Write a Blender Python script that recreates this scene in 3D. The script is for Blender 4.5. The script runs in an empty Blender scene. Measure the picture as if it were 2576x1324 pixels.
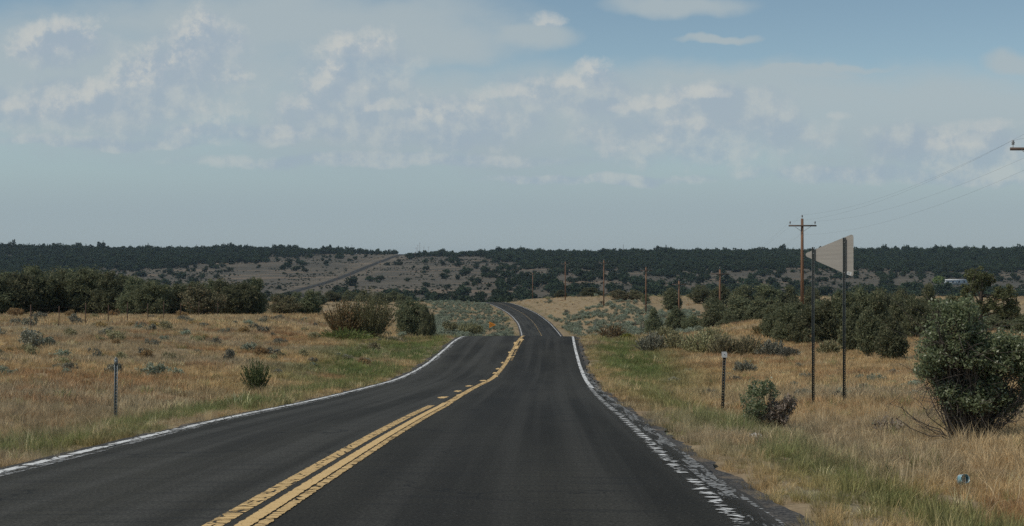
import bpy, math, random
import numpy as np
from mathutils import Vector, Matrix
random.seed(7)
RNG = np.random.default_rng(11)
sc = bpy.context.scene
COL = sc.collection
F = 3600.0            # focal length in pixels of a 2576 px wide frame
CU, CV = 1288.0, 662.0

# ------------------------------------------------------------------ camera
cd = bpy.data.cameras.new('camera')
cd.sensor_width = 36.0
cd.lens = F / 2576.0 * 36.0
cd.clip_start = 0.1
cd.clip_end = 20000
cam = bpy.data.objects.new('camera', cd)
COL.objects.link(cam)
cam.location = (0, 0, 0)
cam.rotation_euler = (math.radians(90), 0, 0)
sc.camera = cam

# ------------------------------------------------------------------ light
SUN_EL, SUN_AZ = math.radians(53), math.radians(-110)   # azimuth from +Y towards +X
sd = bpy.data.lights.new('sun', 'SUN')
sd.energy = 2.9
sd.angle = math.radians(0.5)
sd.color = (1.0, 0.93, 0.82)
sun = bpy.data.objects.new('sun', sd)
COL.objects.link(sun)
sdir = Vector((math.sin(SUN_AZ)*math.cos(SUN_EL), math.cos(SUN_AZ)*math.cos(SUN_EL), math.sin(SUN_EL)))
sun.rotation_euler = sdir.to_track_quat('Z', 'Y').to_euler()
sc.view_settings.view_transform = 'Standard'
sc.view_settings.look = 'None'
sc.view_settings.exposure = -0.2
sc.view_settings.gamma = 1.0
sc.cycles.max_bounces = 5
sc.cycles.diffuse_bounces = 3
sc.cycles.glossy_bounces = 2
sc.cycles.transmission_bounces = 2
sc.cycles.transparent_max_bounces = 12
sc.cycles.volume_bounces = 0
sc.cycles.use_denoising = False      # keep the fine grain of grass and asphalt
sc.cycles.use_adaptive_sampling = False
sc.cycles.sample_clamp_indirect = 4.0
sc.cycles.caustics_reflective = False
sc.cycles.caustics_refractive = False

# ------------------------------------------------------------------ node helpers
class NT:
    def __init__(s, tree):
        s.t = tree; s.n = tree.nodes; s.l = tree.links
    def new(s, typ, **kw):
        nd = s.n.new(typ)
        for k, v in kw.items():
            if k == 'inp':
                for kk, vv in v.items():
                    if hasattr(vv, 'is_output'): s.l.new(vv, nd.inputs[kk])
                    else: nd.inputs[kk].default_value = vv
            else: setattr(nd, k, v)
        return nd
    def math(s, op, a, b=None, c=None, clamp=False):
        nd = s.n.new('ShaderNodeMath'); nd.operation = op; nd.use_clamp = clamp
        for i, v in enumerate((a, b, c)):
            if v is None: continue
            if hasattr(v, 'is_output'): s.l.new(v, nd.inputs[i])
            else: nd.inputs[i].default_value = v
        return nd.outputs[0]
    def vmath(s, op, a, b=None, c=None):
        nd = s.n.new('ShaderNodeVectorMath'); nd.operation = op
        for i, v in enumerate((a, b, c)):
            if v is None: continue
            if hasattr(v, 'is_output'): s.l.new(v, nd.inputs[i])
            else: nd.inputs[i].default_value = v
        return nd.outputs['Value'] if op in ('DOT_PRODUCT', 'LENGTH') else nd.outputs[0]
    def mix(s, f, a, b, blend='MIX'):
        nd = s.n.new('ShaderNodeMix'); nd.data_type = 'RGBA'; nd.blend_type = blend; nd.clamp_factor = True
        for i, v in ((0, f), (6, a), (7, b)):
            if hasattr(v, 'is_output'): s.l.new(v, nd.inputs[i])
            else: nd.inputs[i].default_value = (v if i == 0 or len(v) == 4 else (*v, 1))
        return nd.outputs[2]
    def step(s, v, lo, hi, a=0.0, b=1.0):
        nd = s.n.new('ShaderNodeMapRange'); nd.interpolation_type = 'SMOOTHSTEP'
        s.l.new(v, nd.inputs[0])
        for i, x in ((1, lo), (2, hi), (3, a), (4, b)): nd.inputs[i].default_value = x
        return nd.outputs[0]
    def noise(s, vec, scale, detail=3, rough=0.5, dist=0.0, color=False):
        nd = s.n.new('ShaderNodeTexNoise')
        if vec is not None: s.l.new(vec, nd.inputs['Vector'])
        nd.inputs['Scale'].default_value = scale; nd.inputs['Detail'].default_value = detail
        nd.inputs['Roughness'].default_value = rough; nd.inputs['Distortion'].default_value = dist
        return nd.outputs[1 if color else 0]
    def mapping(s, vec, scale=(1, 1, 1), loc=(0, 0, 0)):
        nd = s.n.new('ShaderNodeMapping'); s.l.new(vec, nd.inputs[0])
        nd.inputs['Scale'].default_value = scale; nd.inputs['Location'].default_value = loc
        return nd.outputs[0]

# ------------------------------------------------------------------ world: physical sky with thin veil and cumulus
world = bpy.data.worlds.new('World'); sc.world = world
world.use_nodes = True
world.cycles.sampling_method = 'MANUAL'
world.cycles.sample_map_resolution = 512
W = NT(world.node_tree); W.n.clear()
sky = W.new('ShaderNodeTexSky'); sky.sky_type = 'NISHITA'; sky.sun_disc = False
sky.sun_elevation = SUN_EL; sky.sun_rotation = SUN_AZ
sky.altitude = 2000; sky.air_density = 1.0; sky.dust_density = 1.0; sky.ozone_density = 1.0
tc = W.new('ShaderNodeTexCoord')
dirv = tc.outputs['Generated']
sep = W.new('ShaderNodeSeparateXYZ'); W.l.new(dirv, sep.inputs[0])
yy = W.math('MAXIMUM', sep.outputs[1], 0.08)
px = W.math('DIVIDE', sep.outputs[0], yy); pz = W.math('DIVIDE', sep.outputs[2], yy)
cmb = W.new('ShaderNodeCombineXYZ'); W.l.new(px, cmb.inputs[0]); W.l.new(pz, cmb.inputs[1])
P = cmb.outputs[0]
def cpx(u, v, ru, rv): return ((u-CU)/F, (CV-v)/F, ru/F, rv/F)
PUFFS = [(150,92,75,38),(215,72,42,30),(95,118,60,22),(515,75,46,52),(455,140,75,42),(395,182,80,42),(565,95,50,36),
 (335,212,55,30),(235,245,75,34),(155,268,85,30),(85,288,60,18),(28,258,36,16),(290,255,40,34),(545,300,85,28),(575,190,42,18),
 (830,222,62,30),(880,118,66,28),(930,98,45,24),(770,262,48,26),(850,178,34,30),(950,268,70,18),(1045,282,60,30),(1130,296,60,32),
 (1250,243,62,24),(1300,236,52,20),(1235,280,60,30),(730,330,40,18),(1500,182,38,30),(1435,204,72,16),(1370,56,30,14),
 (1690,303,40,15),(1670,345,26,20),(1540,375,36,26),(1640,262,80,18),(1760,240,60,14),(2400,362,66,26),(2460,320,80,16),(2110,288,26,8),(1760,330,40,20)]
VEIL = [(700,45,520,70),(250,200,600,150),(1000,110,280,60),(1150,300,700,120),(1750,250,600,80),(2060,176,190,9),(1800,86,90,8),
 (1700,8,150,24),(2350,300,500,110),(2560,150,70,30),(1340,90,90,30),(1880,190,300,14)]
def blob_group(name, items, k=1.0):
    g = bpy.data.node_groups.new(name, 'ShaderNodeTree')
    g.interface.new_socket('Vector', in_out='INPUT', socket_type='NodeSocketVector')
    g.interface.new_socket('Value', in_out='OUTPUT', socket_type='NodeSocketFloat')
    G = NT(g); gi = g.nodes.new('NodeGroupInput'); go = g.nodes.new('NodeGroupOutput')
    acc = None
    for it in items:
        a, b, ra, rb = cpx(*it); ra *= k; rb *= k
        q = G.vmath('MULTIPLY_ADD', gi.outputs[0], (1/ra, 1/rb, 0), (-a/ra, -b/rb, 0))
        q = G.vmath('DOT_PRODUCT', q, q)
        acc = q if acc is None else G.math('SMOOTH_MIN', acc, q, 0.6)
    out = G.math('SUBTRACT', 1.0, acc); out = G.math('MAXIMUM', out, -1.5)
    g.links.new(out, go.inputs[0])
    return g
MASS = [(200,265,240,62),(420,205,160,85),(525,120,85,85),(140,118,140,48),(900,190,120,110),(860,290,140,60),(1110,315,230,62),(1460,235,170,52),(1760,330,260,75),(2400,375,190,62),(1750,255,200,35),(1480,200,60,45),(1000,405,420,16),(620,335,330,22),(2250,440,330,22),(1500,455,260,12),(300,360,260,14)]
gp = blob_group('puff_field', PUFFS, 1.5); gm = blob_group('mass_field', MASS, 1.25); gv = blob_group('veil_field', VEIL)
def warp(vec, scale, amt, det=4):
    nz = W.noise(vec, scale, det, 0.6, color=True)
    nz = W.vmath('SUBTRACT', nz, (0.5, 0.5, 0.5)); nz = W.vmath('MULTIPLY', nz, (amt, amt*0.7, 0))
    return W.vmath('ADD', vec, nz)
def field(group, vec):
    nd = W.n.new('ShaderNodeGroup'); nd.node_tree = group; W.l.new(vec, nd.inputs[0]); return nd.outputs[0]
def puffval(off):
    q = W.vmath('ADD', P, off) if off else P
    n1 = W.noise(q, 52.0, 9, 0.68)
    f = W.math('MINIMUM', field(gp, warp(q, 22.0, 0.020, 2)), 1.2)
    return W.math('ADD', f, W.math('MULTIPLY', W.math('SUBTRACT', n1, 0.52), 3.8))
pv = puffval(None); pv2 = puffval((-0.0045, 0.0085, 0))
palpha = W.step(pv, -0.4, 1.3)
lit = W.step(W.math('SUBTRACT', pv, pv2), -0.15, 0.95)
bn = W.noise(P, 26.0, 8, 0.6); bn2 = W.noise(W.vmath('ADD', P, (-0.006, 0.010, 0)), 26.0, 8, 0.6)
billow = W.step(W.math('SUBTRACT', bn, bn2), -0.10, 0.16)
mf = W.math('ADD', field(gm, warp(P, 20.0, 0.026)), W.math('MULTIPLY', W.math('SUBTRACT', bn, 0.5), 3.4))
malpha = W.step(mf, -0.4, 0.8)
vn = W.noise(W.mapping(P, (1, 2.6, 1)), 9.0, 6, 0.6)
vf = W.math('ADD', field(gv, warp(P, 12.0, 0.05)), W.math('MULTIPLY', W.math('SUBTRACT', vn, 0.5), 2.2))
valpha = W.step(vf, -1.3, 0.9, 0.0, 0.85)
low = W.step(pz, 0.03, 0.12, 1.0, 0.0)           # thicker pale air towards the horizon
VEILC, LOWC = (0.460, 0.535, 0.565, 1), (0.332, 0.415, 0.484, 1)
SKYS = 0.115
skyc = W.vmath('SCALE', sky.outputs[0]); skyc.node.inputs['Scale'].default_value = SKYS
skyc = W.vmath('MULTIPLY', skyc, (1.0, 1.0, 0.86))
c = W.mix(valpha, skyc, VEILC)
c = W.mix(W.math('MULTIPLY', low, 0.85), c, LOWC)
c = W.mix(W.math('MULTIPLY', malpha, 0.62), c, W.mix(billow, (0.375, 0.468, 0.560, 1), (0.565, 0.61, 0.61, 1)))
pcol = W.mix(lit, (0.40, 0.48, 0.585, 1), (0.66, 0.67, 0.64, 1))
c = W.mix(W.math('MULTIPLY', W.math('MULTIPLY', palpha, W.math('MULTIPLY_ADD', lit, 0.44, 0.20)), W.step(pz, 0.075, 0.15, 0.45, 1.0)), c, pcol)
bg = W.new('ShaderNodeBackground'); W.l.new(c, bg.inputs[0]); bg.inputs[1].default_value = 1.0
wo = W.new('ShaderNodeOutputWorld'); W.l.new(bg.outputs[0], wo.inputs[0])

# ------------------------------------------------------------------ math: profiles, noise, terrain height
def pchip(tab):
    X = np.array([a for a, b in tab], float); Y = np.array([b for a, b in tab], float)
    h = np.diff(X); dl = np.diff(Y)/h
    m = np.zeros(len(X)); m[0] = dl[0]; m[-1] = dl[-1]
    for i in range(1, len(X)-1):
        if dl[i-1]*dl[i] > 0:
            w1, w2 = 2*h[i]+h[i-1], h[i]+2*h[i-1]
            m[i] = (w1+w2)/(w1/dl[i-1]+w2/dl[i])
    def f(x):
        x = np.clip(np.asarray(x, float), X[0], X[-1])
        i = np.clip(np.searchsorted(X, x)-1, 0, len(X)-2)
        t = (x-X[i])/h[i]
        return ((2*t**3-3*t**2+1)*Y[i]+(t**3-2*t**2+t)*h[i]*m[i]+(-2*t**3+3*t**2)*Y[i+1]+(t**3-t**2)*h[i]*m[i+1])
    return f
FAR = [(600,-20),(750,-27),(900,-27),(1000,-24),(1100,-21),(1238,-17.5),(1408,-10.9),(1554,-4.3),(1706,2.4),(1850,8.6),
       (1920,10.8),(2000,12.3),(2150,13),(2600,12),(4000,5),(9000,0)]
roadz = pchip([(-400,15),(-60,2.1),(-20,-0.1),(0,-1.22),(14,-2.03),(20,-2.36),(25,-2.65),(32.5,-3.12),(43,-3.72),(53,-4.22),(60,-4.42),(66,-4.50),
       (74,-4.49),(81,-4.44),(86,-4.47),(91,-4.62),(96,-4.98),(104,-5.75),(120,-7.3),(150,-9.7),(200,-12.0),(255,-12.8),(300,-12.95),
       (341,-12.6),(380,-12.15),(420,-11.75),(440,-12.0),(480,-14.0)]+FAR)
PL = pchip([(-400,15),(-60,2.1),(0,-1.25),(20,-2.35),(30,-2.75),(40,-3.1),(65,-3.5),(80,-3.75),(96,-4.05),(116,-4.5),(138,-5.1),(150,-5.4),
       (180,-6.6),(210,-8.8),(250,-11),(300,-12),(350,-12),(420,-11.5),(450,-12.5),(500,-15)]+FAR)
PR = pchip([(-400,15),(-60,2.1),(0,-1.25),(20,-2.45),(28,-2.92),(45,-3.6),(65,-4.15),(90,-4.5),(124,-4.85),(150,-6.4),(188,-9.0),(245,-10.8),
       (292,-10.4),(335,-9.3),(400,-9.5),(450,-10.9),(500,-12.4)]+FAR)
roadx = pchip([(-400,-13),(0,-1.80),(14,-1.64),(25,-1.41),(43,-0.97),(53,-0.68),(65,-0.34),(81,0.12),(92,0.50),(150,2.3),(200,3.8),(255,5.2),
       (300,4.9),(341,3.4),(380,0.6),(420,-3.8),(500,-15),(600,-35),(800,-88),(1000,-142),(1100,-165),(1238,-163),(1408,-160),
       (1554,-158),(1706,-155),(1900,-151),(2300,-145),(9000,-140)])
def h2(i, j, s):
    n = (i.astype(np.int64)*374761393+j.astype(np.int64)*668265263+s*1274126177) & 0x7fffffff
    n = ((n ^ (n >> 13))*1103515245+12345) & 0x7fffffff
    n = (n ^ (n >> 15)) & 0xffff
    return n/65535.0
def vn2(x, y, s=0):
    x = np.asarray(x, float); y = np.asarray(y, float)
    i = np.floor(x); j = np.floor(y); a = x-i; b = y-j
    a = a*a*(3-2*a); b = b*b*(3-2*b)
    return ((h2(i,j,s)*(1-a)+h2(i+1,j,s)*a)*(1-b)+(h2(i,j+1,s)*(1-a)+h2(i+1,j+1,s)*a)*b)
def fb(x, y, s=0, o=3):
    r = 0; a = 0.5; t = 0
    for k in range(o):
        r = r+a*vn2(x*2**k, y*2**k, s+k); t += a; a *= 0.5
    return r/t
def sst(x, a, b):
    t = np.clip((x-a)/(b-a), 0, 1); return t*t*(3-2*t)
HW = 3.62      # half width of the asphalt
def H(x, d):
    x = np.asarray(x, float); d = np.asarray(d, float)
    off = x-roadx(d); ao = np.abs(off)
    r = roadz(d)
    w = sst(ao, 4.2, 24.0)
    side = np.where(off < 0, PL(d), PR(d))
    z = r*(1-w)+side*w
    z = z-0.24*np.exp(-((ao-6.2)/1.6)**2)                       # shallow ditch
    out = sst(ao, 3.9, 8)
    z = z+out*(0.10*(fb(x/1.7, d/1.7, 3)-0.5)+0.14*sst(d, 90, 200)*(fb(x/25, d/25, 9)-0.5))
    f = sst(d, 600, 1100)*sst(ao, 12, 120)
    z = z+f*(9.0*(fb(x/260, d/200, 21, 4)-0.5)+2.0*(fb(x/50, d/50, 31)-0.5))*np.where(d > 1850, 0.6, 1.0)
    z = z+sst(d, 1500, 1950)*np.where(off < 0, 5.2*sst(-off, 40, 260), 1.6*sst(off, 200, 700)+0.8*sst(off, 900, 1300))
    z = z-np.where(ao < 3.8, 0.10, 0.10-0.06*sst(ao, 3.8, 4.4))
    return z
def H1(x, d): return float(H(np.array([x]), np.array([d]))[0])
DM = np.concatenate([np.arange(5, 200, 0.2), np.arange(200, 2300, 2.0)])
def hit(u, v, dmin=5.0):
    """ground point seen at a pixel of the 2576 px wide photograph"""
    tx = (u-CU)/F; tz = (CV-v)/F
    dd = DM[DM >= dmin]
    g = H(tx*dd, dd)-tz*dd
    k = np.argmax(g >= 0)
    d = dd[k] if (g >= 0).any() else dd[-1]
    return tx*d, float(d)

# ------------------------------------------------------------------ mesh helpers
def mesh(name, V, faces, mat=None, smooth=False, col=None, uv=None):
    """faces: (n,k) array or list of arrays with k = 3 or 4; col: per-vertex float 'tint'; uv: per-vertex"""
    me = bpy.data.meshes.new(name)
    V = np.asarray(V, dtype=np.float32)
    if isinstance(faces, np.ndarray): faces = [faces]
    faces = [np.asarray(f, dtype=np.int32) for f in faces if len(f)]
    loops = np.concatenate([f.ravel() for f in faces])
    sizes = np.concatenate([np.full(len(f), f.shape[1], np.int32) for f in faces])
    starts = np.concatenate([[0], np.cumsum(sizes)[:-1]]).astype(np.int32)
    me.vertices.add(len(V)); me.vertices.foreach_set('co', V.ravel())
    me.loops.add(len(loops)); me.loops.foreach_set('vertex_index', loops)
    me.polygons.add(len(sizes)); me.polygons.foreach_set('loop_start', starts)
    try: me.polygons.foreach_set('loop_total', sizes)
    except Exception: pass
    if smooth: me.polygons.foreach_set('use_smooth', np.ones(len(sizes), bool))
    if col is not None:
        a = me.attributes.new('tint', 'FLOAT', 'POINT'); a.data.foreach_set('value', np.asarray(col, np.float32))
    if uv is not None:
        l = me.uv_layers.new(name='UVMap')
        l.data.foreach_set('uv', np.asarray(uv, np.float32)[loops].ravel())
    me.update(calc_edges=True)
    if mat is not None: me.materials.append(mat)
    return me
def ob(name, me, parent=None, loc=None):
    o = bpy.data.objects.new(name, me); COL.objects.link(o)
    if parent is not None: o.parent = parent
    if loc is not None: o.location = loc
    return o
def tag(o, label=None, cat=None, group=None, kind=None):
    if label: o['label'] = label
    if cat: o['category'] = cat
    if group: o['group'] = group
    if kind: o['kind'] = kind
    return o
def empty(name, loc, label, cat, group=None, rz=0.0):
    o = bpy.data.objects.new(name, None); COL.objects.link(o)
    o.empty_display_size = 0.3; o.location = loc; o.rotation_euler = (0, 0, rz)
    return tag(o, label, cat, group)
def copy_thing(src, loc, rz=0.0, scale=(1, 1, 1), label=None, group=None):
    r = src.copy(); COL.objects.link(r)
    r.location = loc; r.rotation_euler = (0, 0, rz); r.scale = scale
    if label: r['label'] = label
    if group: r['group'] = group
    elif 'group' in r and group is None: pass
    for ch in list(src.children):
        c = ch.copy(); COL.objects.link(c); c.parent = r
        for g in ch.children:
            e = g.copy(); COL.objects.link(e); e.parent = c
    return r

class MB:
    def __init__(s): s.V = []; s.Q = []; s.T = []; s.n = 0
    def add(s, V, Q=None, T=None):
        V = np.asarray(V, float)
        if Q is not None and len(Q): s.Q.append(np.asarray(Q)+s.n)
        if T is not None and len(T): s.T.append(np.asarray(T)+s.n)
        s.V.append(V); s.n += len(V)
    def box(s, c, size, M=None):
        x, y, z = [q/2 for q in size]
        V = np.array([(-x,-y,-z),(x,-y,-z),(x,y,-z),(-x,y,-z),(-x,-y,z),(x,-y,z),(x,y,z),(-x,y,z)])
        if M is not None: V = V@np.array(M.to_3x3()).T
        s.add(V+np.array(c), [(0,3,2,1),(4,5,6,7),(0,1,5,4),(1,2,6,5),(2,3,7,6),(3,0,4,7)])
    def tube(s, pts, rad, n=8, cap=True):
        pts = np.asarray(pts, float); k = len(pts)
        rad = np.broadcast_to(np.asarray(rad, float), (k,))
        tan = np.gradient(pts, axis=0); tan /= np.linalg.norm(tan, axis=1)[:, None]+1e-9
        ref = np.array([0, 0, 1.0]) if abs(tan[0][2]) < 0.9 else np.array([1.0, 0, 0])
        a = np.cross(tan, ref); a /= np.linalg.norm(a, axis=1)[:, None]+1e-9
        b = np.cross(tan, a)
        an = np.arange(n)*2*math.pi/n
        V = pts[:, None, :]+rad[:, None, None]*(np.cos(an)[None, :, None]*a[:, None, :]+np.sin(an)[None, :, None]*b[:, None, :])
        i = np.arange(k-1)[:, None]*n; j = np.arange(n)[None, :]; j2 = (j+1) % n
        Q = np.stack([i+j, i+j2, i+n+j2, i+n+j], -1).reshape(-1, 4)
        V = V.reshape(-1, 3); T = None
        if cap:
            V = np.vstack([V, pts[0], pts[-1]]); a0, b0 = len(V)-2, len(V)-1
            T = [(a0, (q+1) % n, q) for q in range(n)]+[(b0, (k-1)*n+q, (k-1)*n+(q+1) % n) for q in range(n)]
        s.add(V, Q, T)
    def lathe(s, prof, c=(0, 0, 0), n=10):
        prof = np.asarray(prof, float); an = np.arange(n)*2*math.pi/n
        V = np.stack([prof[:, None, 0]*np.cos(an), prof[:, None, 0]*np.sin(an), np.repeat(prof[:, 1:2], n, 1)], -1).reshape(-1, 3)
        k = len(prof); i = np.arange(k-1)[:, None]*n; j = np.arange(n)[None, :]; j2 = (j+1) % n
        s.add(V+np.array(c), np.stack([i+j, i+j2, i+n+j2, i+n+j], -1).reshape(-1, 4))
    def me(s, name, mat, smooth=False):
        V = np.vstack(s.V); fs = []
        if s.Q: fs.append(np.vstack(s.Q))
        if s.T: fs.append(np.vstack(s.T))
        return mesh(name, V, fs, mat, smooth)
    def ob(s, name, mat, parent=None, smooth=False, loc=None): return ob(name, s.me(name, mat, smooth), parent, loc)

# ------------------------------------------------------------------ materials
def material(name):
    m = bpy.data.materials.new(name); m.use_nodes = True
    N = NT(m.node_tree); N.n.clear()
    bs = N.new('ShaderNodeBsdfPrincipled'); o = N.new('ShaderNodeOutputMaterial')
    N.l.new(bs.outputs[0], o.inputs[0])
    return m, N, bs, o
def simple(name, ca, cb=None, scale=8.0, rough=0.7, metal=0.0, bump=0.0, stretch=(1, 1, 1)):
    m, N, bs, o = material(name)
    t = N.new('ShaderNodeTexCoord')
    nz = N.noise(N.mapping(t.outputs['Object'], stretch), scale, 4, 0.6)
    N.l.new(N.mix(N.step(nz, 0.3, 0.7), ca, cb or tuple(x*0.7 for x in ca)), bs.inputs['Base Color'])
    bs.inputs['Roughness'].default_value = rough; bs.inputs['Metallic'].default_value = metal
    if bump:
        b = N.new('ShaderNodeBump', inp={'Height': nz}); b.inputs['Strength'].default_value = bump
        b.inputs['Distance'].default_value = 0.02
        N.l.new(b.outputs[0], bs.inputs['Normal'])
    return m
def leafmat(name, ca, cb, cc=None, trans=0.25, rough=0.6, spec=0.3):
    """ca dark, cb light (by per-leaf tint), cc a third colour that some leaves have"""
    m, N, bs, o = material(name)
    a = N.new('ShaderNodeAttribute'); a.attribute_name = 'tint'
    oi = N.new('ShaderNodeObjectInfo')
    col = N.mix(a.outputs['Fac'], ca, cb)
    if cc: col = N.mix(N.step(a.outputs['Fac'], 0.86, 0.98), col, cc)
    v = N.math('MULTIPLY_ADD', oi.outputs['Random'], 0.5, 0.75)
    hsv = N.new('ShaderNodeHueSaturation'); N.l.new(col, hsv.inputs['Color']); N.l.new(v, hsv.inputs['Value'])
    N.l.new(N.math('MULTIPLY_ADD', oi.outputs['Random'], 0.03, 0.485), hsv.inputs['Hue'])
    N.l.new(hsv.outputs[0], bs.inputs['Base Color'])
    bs.inputs['Roughness'].default_value = rough; bs.inputs['Specular IOR Level'].default_value = spec
    tr = N.new('ShaderNodeBsdfTranslucent'); N.l.new(hsv.outputs[0], tr.inputs[0])
    mx = N.new('ShaderNodeMixShader'); mx.inputs[0].default_value = trans
    N.l.new(bs.outputs[0], mx.inputs[1]); N.l.new(tr.outputs[0], mx.inputs[2]); N.l.new(mx.outputs[0], o.inputs[0])
    return m
M = {}
M['juniper'] = leafmat('juniper_foliage', (0.105, 0.118, 0.074), (0.225, 0.235, 0.125), (0.32, 0.285, 0.16), 0.35, 0.75, 0.15)
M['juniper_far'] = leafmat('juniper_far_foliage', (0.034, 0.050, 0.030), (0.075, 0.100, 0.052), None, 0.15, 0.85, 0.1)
M['pinyon'] = leafmat('pinyon_foliage', (0.085, 0.10, 0.05), (0.20, 0.22, 0.10), None, 0.15, 0.7, 0.2)
M['olive'] = leafmat('olive_foliage', (0.13, 0.13, 0.07), (0.28, 0.26, 0.14), (0.36, 0.25, 0.14), 0.15, 0.75, 0.2)
M['rust'] = leafmat('rusty_foliage', (0.17, 0.14, 0.07), (0.32, 0.24, 0.12), (0.50, 0.25, 0.13), 0.2, 0.75, 0.2)
M['bush'] = leafmat('green_bush_foliage', (0.17, 0.215, 0.115), (0.34, 0.40, 0.21), (0.50, 0.52, 0.38), 0.4, 0.42, 0.5)
M['sage'] = leafmat('sage_foliage', (0.19, 0.215, 0.155), (0.37, 0.41, 0.30), (0.46, 0.47, 0.35), 0.15, 0.8, 0.2)
M['grey_shrub'] = leafmat('grey_shrub_foliage', (0.17, 0.165, 0.125), (0.31, 0.30, 0.23), (0.40, 0.34, 0.23), 0.15, 0.8, 0.2)
M['pale_shrub'] = leafmat('pale_shrub_foliage', (0.24, 0.225, 0.125), (0.44, 0.40, 0.23), (0.50, 0.40, 0.24), 0.2, 0.8, 0.2)
M['rabbit'] = leafmat('rabbitbrush_foliage', (0.26, 0.20, 0.11), (0.52, 0.36, 0.16), (0.65, 0.38, 0.11), 0.2, 0.8, 0.2)
M['yellow_shrub'] = leafmat('yellow_shrub_foliage', (0.13, 0.13, 0.03), (0.26, 0.24, 0.04), (0.38, 0.30, 0.05), 0.2, 0.8, 0.2)
M['lime'] = leafmat('lime_weed', (0.15, 0.20, 0.06), (0.30, 0.36, 0.12), None, 0.25, 0.8, 0.2)
M['weed'] = leafmat('dark_weed', (0.06, 0.085, 0.035), (0.17, 0.21, 0.08), (0.28, 0.28, 0.13), 0.2, 0.6, 0.3)
M['brown_twig'] = leafmat('brown_twig_foliage', (0.19, 0.155, 0.125), (0.38, 0.31, 0.24), (0.26, 0.30, 0.20), 0.1, 0.8, 0.2)
M['bark'] = simple('bark', (0.10, 0.075, 0.055), (0.045, 0.035, 0.028), 30, 0.9, stretch=(1, 1, 0.2))
M['stem'] = simple('dark_stem', (0.13, 0.105, 0.085), (0.065, 0.055, 0.045), 30, 0.9)
M['straw'] = simple('straw_stem', (0.42, 0.35, 0.24), (0.26, 0.20, 0.13), 20, 0.9)
M['pole'] = simple('creosote_pole', (0.26, 0.135, 0.07), (0.12, 0.065, 0.04), 14, 0.85, stretch=(1, 1, 0.08))
M['poledark'] = simple('weathered_pole_wood', (0.15, 0.105, 0.08), (0.08, 0.06, 0.05), 14, 0.9, stretch=(0.1, 1, 1))
M['porcelain'] = simple('grey_porcelain', (0.30, 0.31, 0.32), (0.20, 0.20, 0.21), 6, 0.3)
M['steel'] = simple('galvanised_steel', (0.36, 0.37, 0.37), (0.26, 0.27, 0.27), 25, 0.55, 0.6)
M['darksteel'] = simple('dark_green_steel', (0.070, 0.082, 0.078), (0.045, 0.052, 0.050), 18, 0.6, 0.1)
M['greysteel'] = simple('dull_grey_steel', (0.26, 0.29, 0.29), (0.17, 0.195, 0.195), 18, 0.6, 0.2)
M['rust_steel'] = simple('rusty_steel', (0.10, 0.055, 0.035), (0.055, 0.032, 0.025), 30, 0.9)
M['wire'] = simple('aluminium_wire', (0.22, 0.22, 0.22), (0.16, 0.16, 0.16), 3, 0.5, 0.3)
M['white'] = simple('white_reflective_plate', (0.72, 0.72, 0.70), (0.60, 0.60, 0.57), 20, 0.6)
M['orange'] = simple('yellow_orange_sheeting', (0.85, 0.34, 0.02), (0.75, 0.24, 0.02), 6, 0.5)
M['black'] = simple('black_lettering', (0.02, 0.02, 0.02), (0.015, 0.015, 0.015), 6, 0.6)
M['home'] = simple('pale_siding', (0.62, 0.66, 0.68), (0.50, 0.54, 0.56), 0.6, 0.6)
M['homeroof'] = simple('white_metal_roof', (0.78, 0.78, 0.78), (0.66, 0.66, 0.66), 0.6, 0.5)
M['glass'] = simple('dark_window_glass', (0.03, 0.04, 0.05), (0.02, 0.03, 0.04), 2, 0.15)
M['tyre'] = simple('rubber', (0.025, 0.025, 0.025), (0.02, 0.02, 0.02), 4, 0.8)
M['bluepaint'] = simple('dull_vehicle_paint', (0.42, 0.45, 0.48), (0.34, 0.37, 0.40), 2, 0.4)
# back of the sign: brushed bare aluminium
m, N, bs, o = material('brushed_aluminium_back')
t = N.new('ShaderNodeTexCoord')
nz = N.noise(N.mapping(t.outputs['Object'], (0.5, 1, 13)), 1.6, 4, 0.6)
N.l.new(N.mix(N.step(nz, 0.3, 0.7), (0.35, 0.32, 0.28), (0.41, 0.375, 0.33)), bs.inputs['Base Color'])
bs.inputs['Roughness'].default_value = 0.55; bs.inputs['Metallic'].default_value = 0.15
M['alu'] = m
# ground
m, N, bs, o = material('dry_ground')
g = N.new('ShaderNodeNewGeometry'); P3 = g.outputs['Position']
sp = N.new('ShaderNodeSeparateXYZ'); N.l.new(P3, sp.inputs[0])
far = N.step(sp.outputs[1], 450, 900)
n1 = N.noise(P3, 0.16, 5, 0.6); n2 = N.noise(P3, 1.6, 5, 0.65); n3 = N.noise(P3, 12, 3, 0.6)
near = N.mix(N.step(n1, 0.35, 0.62), (0.30, 0.22, 0.135), (0.36, 0.285, 0.175))
near = N.mix(N.step(n2, 0.48, 0.70), near, (0.21, 0.165, 0.105))
near = N.mix(N.math('MULTIPLY', N.step(N.noise(P3, 0.5, 4, 0.6), 0.52, 0.66), 0.6), near, (0.24, 0.225, 0.145))
near = N.mix(N.step(n3, 0.35, 0.75), near, N.mix(1.0, near, (0.72, 0.70, 0.68), 'MULTIPLY'))
mg = N.math('MULTIPLY', N.step(sp.outputs[1], 90, 220), 0.55)
near = N.mix(mg, near, (0.27, 0.205, 0.12))
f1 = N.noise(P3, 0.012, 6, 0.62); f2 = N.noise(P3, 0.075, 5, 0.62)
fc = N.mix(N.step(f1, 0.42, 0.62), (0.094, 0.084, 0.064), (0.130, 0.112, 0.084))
fc = N.mix(N.step(f2, 0.48, 0.68), fc, (0.085, 0.082, 0.064))
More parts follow.
